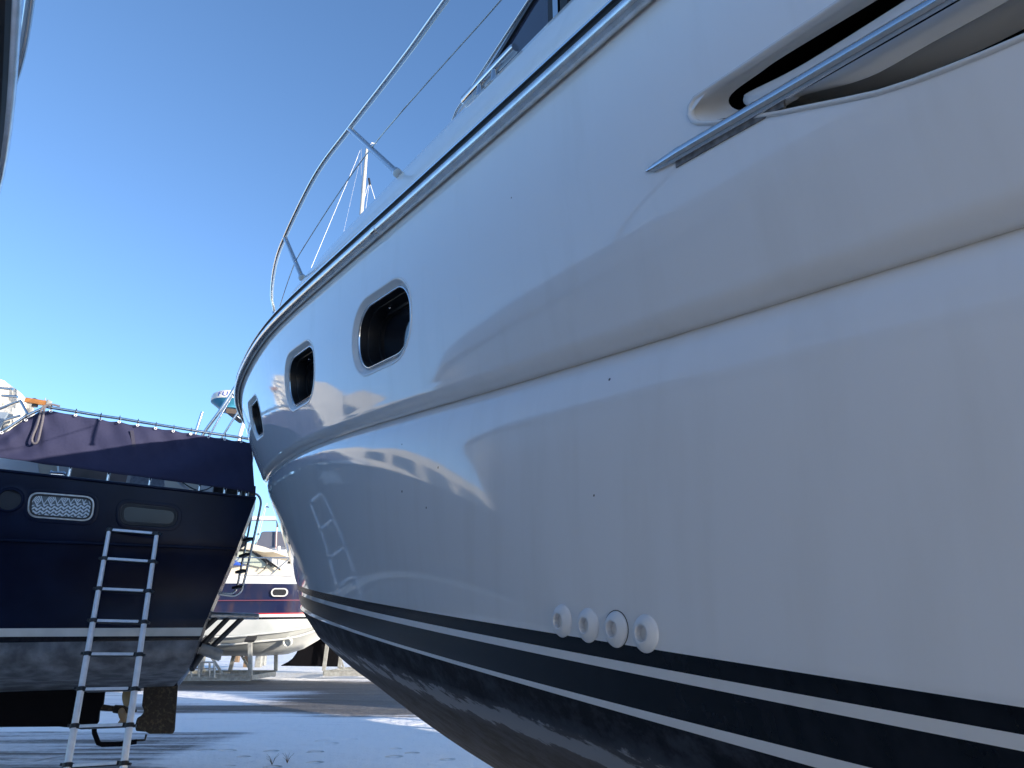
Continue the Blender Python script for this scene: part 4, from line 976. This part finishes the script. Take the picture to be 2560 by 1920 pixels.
# superstructure
def cprism(name, pts, Y, th, m_, par=cr, bev=.03): q = MB(); q.prism([atY(x, y, Y) for x, y in pts], (0, th, 0)); return build(name, q, m_, par, 30, bevel=bev)
ct = cprism('coachroof', [(400, 1430), (400, 1380), (560, 1392), (612, 1395), (690, 1418), (740, 1430), (745, 1440), (400, 1440)], YR + .7, 2.8, M['cream'])
cprism('hardtop', [(420, 1362), (540, 1354), (594, 1354), (625, 1358), (660, 1367), (684, 1376), (686, 1380), (660, 1382), (600, 1372), (540, 1372), (420, 1376)], YR + .5, 3.2, M['cream'])
ws = cprism('windscreen', [(560, 1374), (625, 1375), (690, 1418), (650, 1418), (560, 1398)], YR + .6, .05, mat('pale_glass', (.42, .46, .40), .08, spec=.8), bev=0)
m = MB()
for a, b in (((628, 1377), (680, 1416)), ((662, 1396), (700, 1424)), ((560, 1374), (628, 1376))): m.tube([atY(*a, YR + .55), atY(*b, YR + .55)], .03, 8)
m.tube(smooth_path([atY(x, y, YR + .5) for x, y in ((640, 1384), (655, 1392), (668, 1408), (660, 1422))], 4), .022, 6); build('windscreen_frame', m, M['black'], ws, 60)
cprism('wiper', [(636, 1378), (648, 1386), (676, 1414), (668, 1412)], YR + .52, .02, M['black'], ws, 0)
m = MB(); m.tube([atY(x, y, YR + cboff(x, .1)) for x, y in ((300, 1391), (450, 1393), (735, 1395), (850, 1398))], .022, 8)
m.tube([atY(x, y, YR + cboff(x, .1)) for x, y in ((724, 1396), (676, 1437))], .018, 8); m.tube([atY(x, y, YR + cboff(x, .1)) for x, y in ((600, 1394), (560, 1432))], .018, 8)
build('bow_rail', m, M['steel'], cr, 60)
m = MB(); m.tube([atY(x, y, YR + .1) for x, y in ((300, 1435), (560, 1436), (740, 1439))], .02, 6); build('toe_rail', m, M['grey_gel'], cr, 60)
# blue cover lying on the cruiser's deck
m = MB(); pts = [(572, 1412), (574, 1400), (580, 1396), (588, 1402), (600, 1410), (604, 1413)]; m.prism([atY(x, y, YR + .4) for x, y in pts], (0, .5, 0)); tag(build('folded_cover', m, M['blue'], None, 30, bevel=.05), 'bright blue folded cover on the cruiser deck', 'cover')
# ---- cradle helper
def cradle(name, x0, x1, y0, y1, h, label, lean=.25, nb=2):
    t = thing(name, ((x0 + x1) / 2, (y0 + y1) / 2, 0), label, 'boat cradle', 'steel boat cradles in the yard')
    W = .14
    for yy in (y0, y1):
        m = MB(); m.bar((x0, yy, .3), (x1, yy, .3), .12, .03); m.bar((x0, yy, .12), (x1, yy, .12), .12, .03); m.bar((x0, yy, .21), (x1, yy, .21), .02, .2); build('base_beam', m, M['galv'], t, 0)
    for xx in (x0, (x0 + x1) / 2, x1):
        m = MB(); m.bar((xx, y0 + .05, .2), (xx, y1 - .05, .2), .08, .14); build('cross_beam', m, M['galv'], t, 0)
        for yy, sg in ((y0, 1), (y1, -1)):
            top = (xx + (.12 if xx < x1 else -.12), yy - sg * lean * .3, h)
            m = MB(); m.bar((xx, yy - .02 * sg, .28), top, .12, .10, up=(0, 1, 0)); build('upright', m, M['galv'], t, 0)
            if xx != x1:
                m = MB(); m.bar((xx + .75, yy, .3), (top[0], top[1], h * .8), .07, .06, up=(0, 1, 0)); build('brace', m, M['galv'], t, 0)
            m = MB(); m.box((top[0], top[1] + sg * .05, h + .03), (.16, 0, 0), (0, .12, sg * .06), (0, 0, .04)); build('pad', m, M['rubber'], t, 0)
    return t
p0 = atZ(500, 1711, 0); p1 = atZ(606, 1702, 0)
cradle('boat_cradle', p0.x - 1.7, p0.x + 1.6, p0.y, p0.y + 2.6, 1.35, 'grey steel cradle under the sports cruiser, half behind the navy boat transom')
# small tubular frame standing before it
m = MB()
for x in (478, 497, 524, 536): m.tube([atY(x, 1655, 23.4), atY(x, 1694, 23.4)], .03, 6)
for y in (1656, 1672, 1694): m.tube([atY(470, y - 1, 23.4), atY(540, y, 23.4)], .025, 6)
tag(build('tube_frame', m, M['galv'], None, 60), 'small pale tubular frame in front of the left steel cradle', 'frame')
p2 = atZ(808, 1698, 0)
cradle('boat_cradle', p2.x, p2.x + 3.0, p2.y, p2.y + 2.4, 2.2, 'grey steel cradle with tall uprights behind the big yacht bow')
# ---- large sailing yacht with black keel, mast above the big yacht's deck
YS = 32.
sy = thing('keel_yacht', atY(770, 1684, YS + .4), 'sailing yacht with deep black keel and tall white mast, mostly hidden behind the big yacht', 'sailing boat')
m = MB(); K0 = [(698, 1665), (718, 1655), (730, 1646), (740, 1632), (746, 1617), (752, 1585), (870, 1560), (850, 1620), (848, 1667)]
m.prism([atY(x, y, YS) for x, y in K0], (0, .35, 0)); build('keel', m, M['keelblack'], sy, 0, bevel=.08)
m = MB(); G = []
for z, hw, x0, x1 in ((3.9, 1.9, -16.5, -1.5), (3.0, 1.85, -16.3, -2.2), (2.2, 1.3, -15.8, -3.5), (1.75, .3, -14, -5.5)):
    xs = np.linspace(0, 1, 30); G.append([Vector((x0 + (x1 - x0) * t, YS + .2 - hw * math.sin(math.pi * min(1, (1 - t) / 1.1 + .001)) ** .6, z)) for t in xs])
m.grid(G); m.grid([[Vector((p.x, 2 * (YS + .2) - p.y, p.z)) for p in r] for r in G]); m.grid([G[0], [Vector((p.x, 2 * (YS + .2) - p.y, p.z)) for p in G[0]]]); build('hull', m, M['bwhite'], sy, 40)
mt, mb_ = atY(918, 361, YS), atY(918, 600, YS); mb_ = Vector((mt.x - .05, YS, 4.0))
m = MB(); m.tube([mb_, mb_.lerp(mt, .9), mt], [.10, .10, .06], 14); mst = build('mast', m, mat('mast_paint', (.38, .38, .37), .4), sy, 60)
def wire(a, b, r=.012, Y=YS, par=mst, mt_=None): q = MB(); q.tube([atY(*a, Y), atY(*b, Y)], r, 5); return build('stay', q, mt_ or M['bwhite'], par, 0)
wire((895, 391), (740, 760), .011); wire((924, 450), (893, 560), .012); wire((924, 455), (938, 500), .017); wire((924, 452), (912, 540), .009); wire((903, 372), (903, 560), .007, mt_=M['galv']); wire((900, 376), (890, 402), .009); wire((900, 400), (850, 620), .004)
m = MB(); m.tube(smooth_path([atY(x, y, YS) for x, y in ((917, 372), (920, 366), (928, 360))], 4), .02, 6); m.tube([atY(929, 358, YS), atY(941, 359, YS)], [.05, .01], 8); build('wind_vane', m, M['bwhite'], mst, 50)
m = MB(); m.tube([atY(922, 446, YS), atY(925, 462, YS)], .06, 8); build('block', m, M['black'], mst, 50)
# spreaders hidden by the sheer but real
# ---- boat with a boom and grey canvas behind the cruiser
YB = 36.
bb = thing('covered_boat', atY(690, 1640, YB), 'sailing boat under a dark grey canvas cover behind the sports cruiser, pale boom above', 'sailing boat')
m = MB(); pts = [(600, 1400), (632, 1365), (648, 1344), (652, 1330), (660, 1328), (720, 1328), (900, 1330), (920, 1400)]; m.prism([atY(x, y, YB) for x, y in pts], (0, 2.2, 0)); build('canvas_cover', m, M['canvas'], bb, 30, bevel=.06)
m = MB(); m.prism([atY(x, y, YB + .1) for x, y in ((540, 1395), (940, 1395), (920, 1470), (560, 1470))], (0, 2.6, 0)); build('hull', m, M['bwhite'], bb, 30, bevel=.2)
m = MB(); m.tube([atY(560, 1296, YB + 1), atY(900, 1297, YB + 1)], .135, 12); bo = build('boom', m, M['alu'], bb, 60)
for a, b in (((668, 1258), (640, 1365)), ((664, 1262), (633, 1366)), ((692, 1306), (690, 1368))):
    m = MB(); m.tube([atY(*a, YB), atY(*b, YB)], .014, 5); build('line', m, M['galv'], bb, 0)
m = MB(); m.tube([atY(693, 1303, YB), atY(694, 1318, YB)], .05, 8); build('block', m, M['black'], bb, 50)
m = MB(); m.tube([atY(692, 1318, YB - .1), atY(691, 1330, YB - .1), atY(690, 1365, YB - .1), atY(688, 1378, YB - .1)], .04, 6); build('mainsheet', m, mat('red_fleck_rope', (.45, .30, .30), .8), bb, 60)
m = MB(); m.tube([atY(646, 1338, YB), atY(646.5, 1333, YB)], .05, 8); m.tube([atY(669, 1269, YB), atY(670, 1266, YB)], [.07, .07], 8); build('pulley', m, M['black'], bb, 50)
# white cockpit of a further boat, right of the grey canvas
YC = 30.
cc = thing('white_cruiser', atY(720, 1640, YC), 'white cruiser with a small black window between the sports cruiser and the big yacht stem', 'motor boat')
m = MB(); m.prism([atY(x, y, YC) for x, y in ((655, 1376), (680, 1370), (720, 1372), (900, 1378), (900, 1450), (655, 1450))], (0, 2.4, 0)); build('cabin', m, M['bwhite'], cc, 30, bevel=.12)
m = MB(); m.prism([atY(x, y, YC - .01) for x, y in ((718, 1409), (722, 1401), (733, 1401), (733, 1409))], (0, .05, 0)); build('window', m, M['void'], cc, 0)
m = MB(); m.tube([atY(697, 1366, YC - .3), atY(697, 1412, YC - .3)], .07, 10); build('stanchion', m, M['bwhite'], cc, 60)
m = MB(); m.tube([atY(675, 1368, YC - .2), atY(760, 1366, YC - .2)], .02, 6); build('guard_rail', m, M['steel'], cc, 60)
m = MB(); m.prism([atY(x, y, YC + .2) for x, y in ((640, 1450), (900, 1450), (890, 1590), (660, 1600))], (0, 2.0, 0)); build('hull', m, M['bwhite'], cc, 30, bevel=.2)
# ================================================================== WHITE BOAT UNDER TARPAULIN, FAR LEFT
YT = 13.
tc_ = thing('tarpaulin_boat', atY(-300, 1600, YT + 1), 'cream motor cruiser half covered by a white tarpaulin, sunlit at the left edge', 'motor boat')
def tp_(x, y, Y=YT): return atY(x, y, Y)
rnd = random.Random(5)
ridge = [(-620, 900), (-450, 880), (-250, 905), (-120, 925), (0, 948), (12, 952), (28, 965), (42, 974), (55, 985), (64, 996), (74, 1003), (84, 1020), (90, 1045), (95, 1080), (97, 1120)]
G = []
for k in range(8):
    w = k / 7; r = []
    for i, (x, y) in enumerate(ridge):
        yy = y + (1150 - y) * w; xx = x + (4 * math.sin(i * 2.1 + k) if 0 < k < 7 else 0)
        r.append(atY(xx, yy, YT + .35 * (1 - w) - .12 * math.sin(i * 1.7 + k * 1.3) * (0 < k)))
    G.append(r)
m = MB(); m.grid(G); bk = lambda p: p + Vector((2.6 * p.x / p.y - .8, 2.6, -.1))
m.grid([G[0], [bk(p) for p in G[0]]]); m.grid([[r[-1] for r in G], [bk(r[-1]) for r in G]]); build('tarpaulin', m, M['tarp'], tc_, 50)
for a, b in (((-30, 968), (32, 973)), ((5, 989), (44, 992)), ((-20, 1030), (35, 1008)), ((14, 1050), (50, 1039)), ((52, 1004), (72, 1042)), ((35, 1008), (52, 1002))):
    m = MB(); m.tube([tp_(*a, YT - .12), tp_(*b, YT - .12)], .028, 8); build('rail_tube', m, M['steel'], tc_, 60)
m = MB(); m.prism([tp_(x, y, YT - .1) for x, y in ((-60, 1027), (19, 1031), (8, 1052), (-6, 1078), (-60, 1080))], (0, .04, 0)); build('window', m, mat('grey_vinyl', (.20, .25, .32), .3), tc_, 0)
m = MB(); m.prism([atY(x, y, YT + .3) for x, y in ((-2200, 1120), (-300, 1110), (60, 1130), (80, 1180), (60, 1400), (-100, 1560), (-2100, 1560))], (-2.8, 2.8, 0)); build('hull', m, M['cream'], tc_, 30, bevel=.15)
m = MB(); m.prism([atY(x, y, YT + .6) for x, y in ((-1900, 1120), (-1800, 900), (-900, 860), (-500, 950), (-380, 1120))], (0, 2.4, 0)); cabt = build('cabin', m, M['cream'], tc_, 30, bevel=.1)
for x in (-1750, -1450, -1150, -850):
    m = MB(); m.prism([atY(a, b, YT + .57) for a, b in ((x, 1070), (x + 20, 960), (x + 230, 955), (x + 240, 1070))], (0, .1, 0)); build('window', m, M['glass_dark'], cabt, 0, bevel=.02)
m = MB(); w0, w1 = atY(66, 1001, YT - .7), atY(122, 1010, YT - .7); m.bar(w0, w1 , .11, .09, up=(0, 0, 1)); wd = tag(build('wooden_boom', m, M['wood'], None, 0, bevel=.01), 'varnished wooden boom end beside the white tarpaulin', 'boom')
m = MB(); m.box(w1, (.012, 0, 0), (0, .06, 0), (0, 0, .065)); build('end_cap', m, M['galv'], wd, 0)
m = MB(); m.box(atY(87, 1014, YT - .7), (.04, 0, 0), (0, .03, 0), (0, 0, .03)); m.box(atY(87, 998, YT - .7), (.025, 0, 0), (0, .03, 0), (0, 0, .012)); build('fitting', m, M['black'], wd, 0)
m = MB(); m.tube([atY(112, 1002, YT - .7), atY(114, 995, YT - .7)], .01, 6); build('pin', m, M['galv'], wd, 0)
# ================================================================== FURTHER YARD
def far_boat(x, y, L, z0, h, m_, label, ang=0.):
    t = thing('hidden_cruiser', (x, y, 0), label, 'motor boat'); c, s_ = math.cos(ang), math.sin(ang)
    Q = lambda a, b, z: (x + a * c - b * s_, y + a * s_ + b * c, z)
    G = []
    for z, hw, e in ((z0 + h, 1.5, 0), (z0 + h * .55, 1.42, .35), (z0 + .25, 1.1, .9), (z0, .15, 1.3)):
        G.append([Vector(Q(-L / 2 + (L - e) * t_, -hw * min(1, ((1 - t_) * 2.2)) ** .55, z + .12 * h * t_ * t_)) for t_ in np.linspace(0, 1, 24)])
    G2 = [[Vector(Q(-L / 2 + (L - e) * t_, hw * min(1, ((1 - t_) * 2.2)) ** .55, z + .12 * h * t_ * t_)) for t_ in np.linspace(0, 1, 24)] for z, hw, e in ((z0 + h, 1.5, 0), (z0 + h * .55, 1.42, .35), (z0 + .25, 1.1, .9), (z0, .15, 1.3))]
    m = MB(); m.grid(G); m.grid(G2); m.grid([G[0], G2[0]]); m.grid([[r[0] for r in G], [r[0] for r in G2]]); build('hull', m, m_, t, 35)
    zt = z0 + h
    pr = [(-L * .42, zt), (-L * .40, zt + 1.0), (-L * .05, zt + 1.05), (L * .2, zt + .35), (L * .33, zt + .1)]
    m = MB(); m.prism([Q(a, -1.05, z) for a, z in pr], Vector(Q(0, 2.1, 0)) - Vector(Q(0, 0, 0))); cb_ = build('cabin', m, M['bwhite'], t, 30, bevel=.08)
    m = MB(); m.prism([Q(a, -1.06, z) for a, z in ((-L * .36, zt + .5), (-L * .35, zt + .85), (-L * .07, zt + .88), (L * .05, zt + .5))], Vector(Q(0, 2.12, 0)) - Vector(Q(0, 0, 0))); build('window', m, M['glass_dark'], cb_, 0)
    for a in (-L * .3, 0, L * .25):
        m = MB(); m.bar(Q(a, -.5, 0), Q(a, -.5, z0 + .1), .12); m.bar(Q(a, .5, 0), Q(a, .5, z0 + .1), .12); m.bar(Q(a, -.55, z0 + .05), Q(a, .55, z0 + .05), .12); build('support', m, M['galv'], t, 0)
    return t
far_boat(-24, 17, 9, 1.2, 1.6, M['bwhite'], 'white cabin cruiser far left of the navy boat, seen only in reflections', 1.9)
far_boat(4.3, 8.5, 16.5, 1.0, 2.3, M['bwhite'], 'unseen white cruiser added beyond the big motor yacht to shade the snow', R(124))  # added out of view, sized so its shadow covers the foreground snow
far_boat(9.6, 14.0, 11, 1.1, 2.6, M['bwhite'], 'unseen white cruiser added right of the sports cruiser to shade the gravel', R(124))  # second added boat, hidden, throws shadow over the gravel band
# wooden piles and blocks on the snow beyond the cradles
for x, y0, y1, Y in ((594, 1628, 1645, 45), (622, 1626, 1667, 38), (650, 1629, 1667, 38), (660, 1629, 1662, 40)):
    m = MB(); a = atY(x, y0, Y); m.bar((a.x, a.y, 0), (a.x, a.y, max(a.z, 1)), .3); tag(build('wooden_pile', m, mat('weathered_timber', (.16, .11, .07), .8) if x < 640 else M['galv'], None, 0, bevel=.02), {594: 'brown timber pile on the snow, leftmost under the sports cruiser', 622: 'tall dark timber pile under the sports cruiser keel', 650: 'grey post under the sports cruiser keel, right of the timber pile', 660: 'grey post nearest the black keel'}[x], 'post')
# low far shore / tree line so the horizon is not empty
m = MB(); rnd = random.Random(11); n_ = 160; ring_ = []
pts = [(-420 + 840 * i / n_, 260 + 30 * math.sin(i * .13)) for i in range(n_ + 1)]
G = [[Vector((x, y, -.5)) for x, y in pts], [Vector((x, y + 8, 7 + 3 * math.sin(i * .31) + rnd.random() * 2.5)) for i, (x, y) in enumerate(pts)], [Vector((x, y + 30, 8 + 3 * math.sin(i * .31))) for i, (x, y) in enumerate(pts)], [Vector((x, y + 60, -.5)) for x, y in pts]]
m.grid(G); tag(build('hills', m, mat('far_forest', (.03, .045, .04), .9, col2=(.07, .08, .08), nscale=.2), None, 60), kind='structure')
# dry weed stalks poking through the snow at the bottom edge
for px, py, lab in ((680, 1912, 'dry twiggy weed stalk in the snow right of the ladder'), (718, 1908, 'smaller dry weed stalk in the snow, right of the twiggy one')):
    b0 = atZ(px, py, 0); m = MB(); rr4 = random.Random(px)
    for k in range(7):
        a = rr4.random() * 6.28; h_ = .05 + .09 * rr4.random(); m.tube([b0, b0 + Vector((math.cos(a) * .03, math.sin(a) * .03, h_ * .6)), b0 + Vector((math.cos(a) * .08, math.sin(a) * .08, h_))], [.003, .002, .001], 5)
    tag(build('weed', m, mat('dry_stalk', (.10, .07, .04), .9) if px == 680 else bpy.data.materials['dry_stalk'], None, 0), lab, 'weed', 'dry weeds in the snow')
# ================================================================== tidy
for o in scene.objects:
    if '_o' in o: del o['_o']
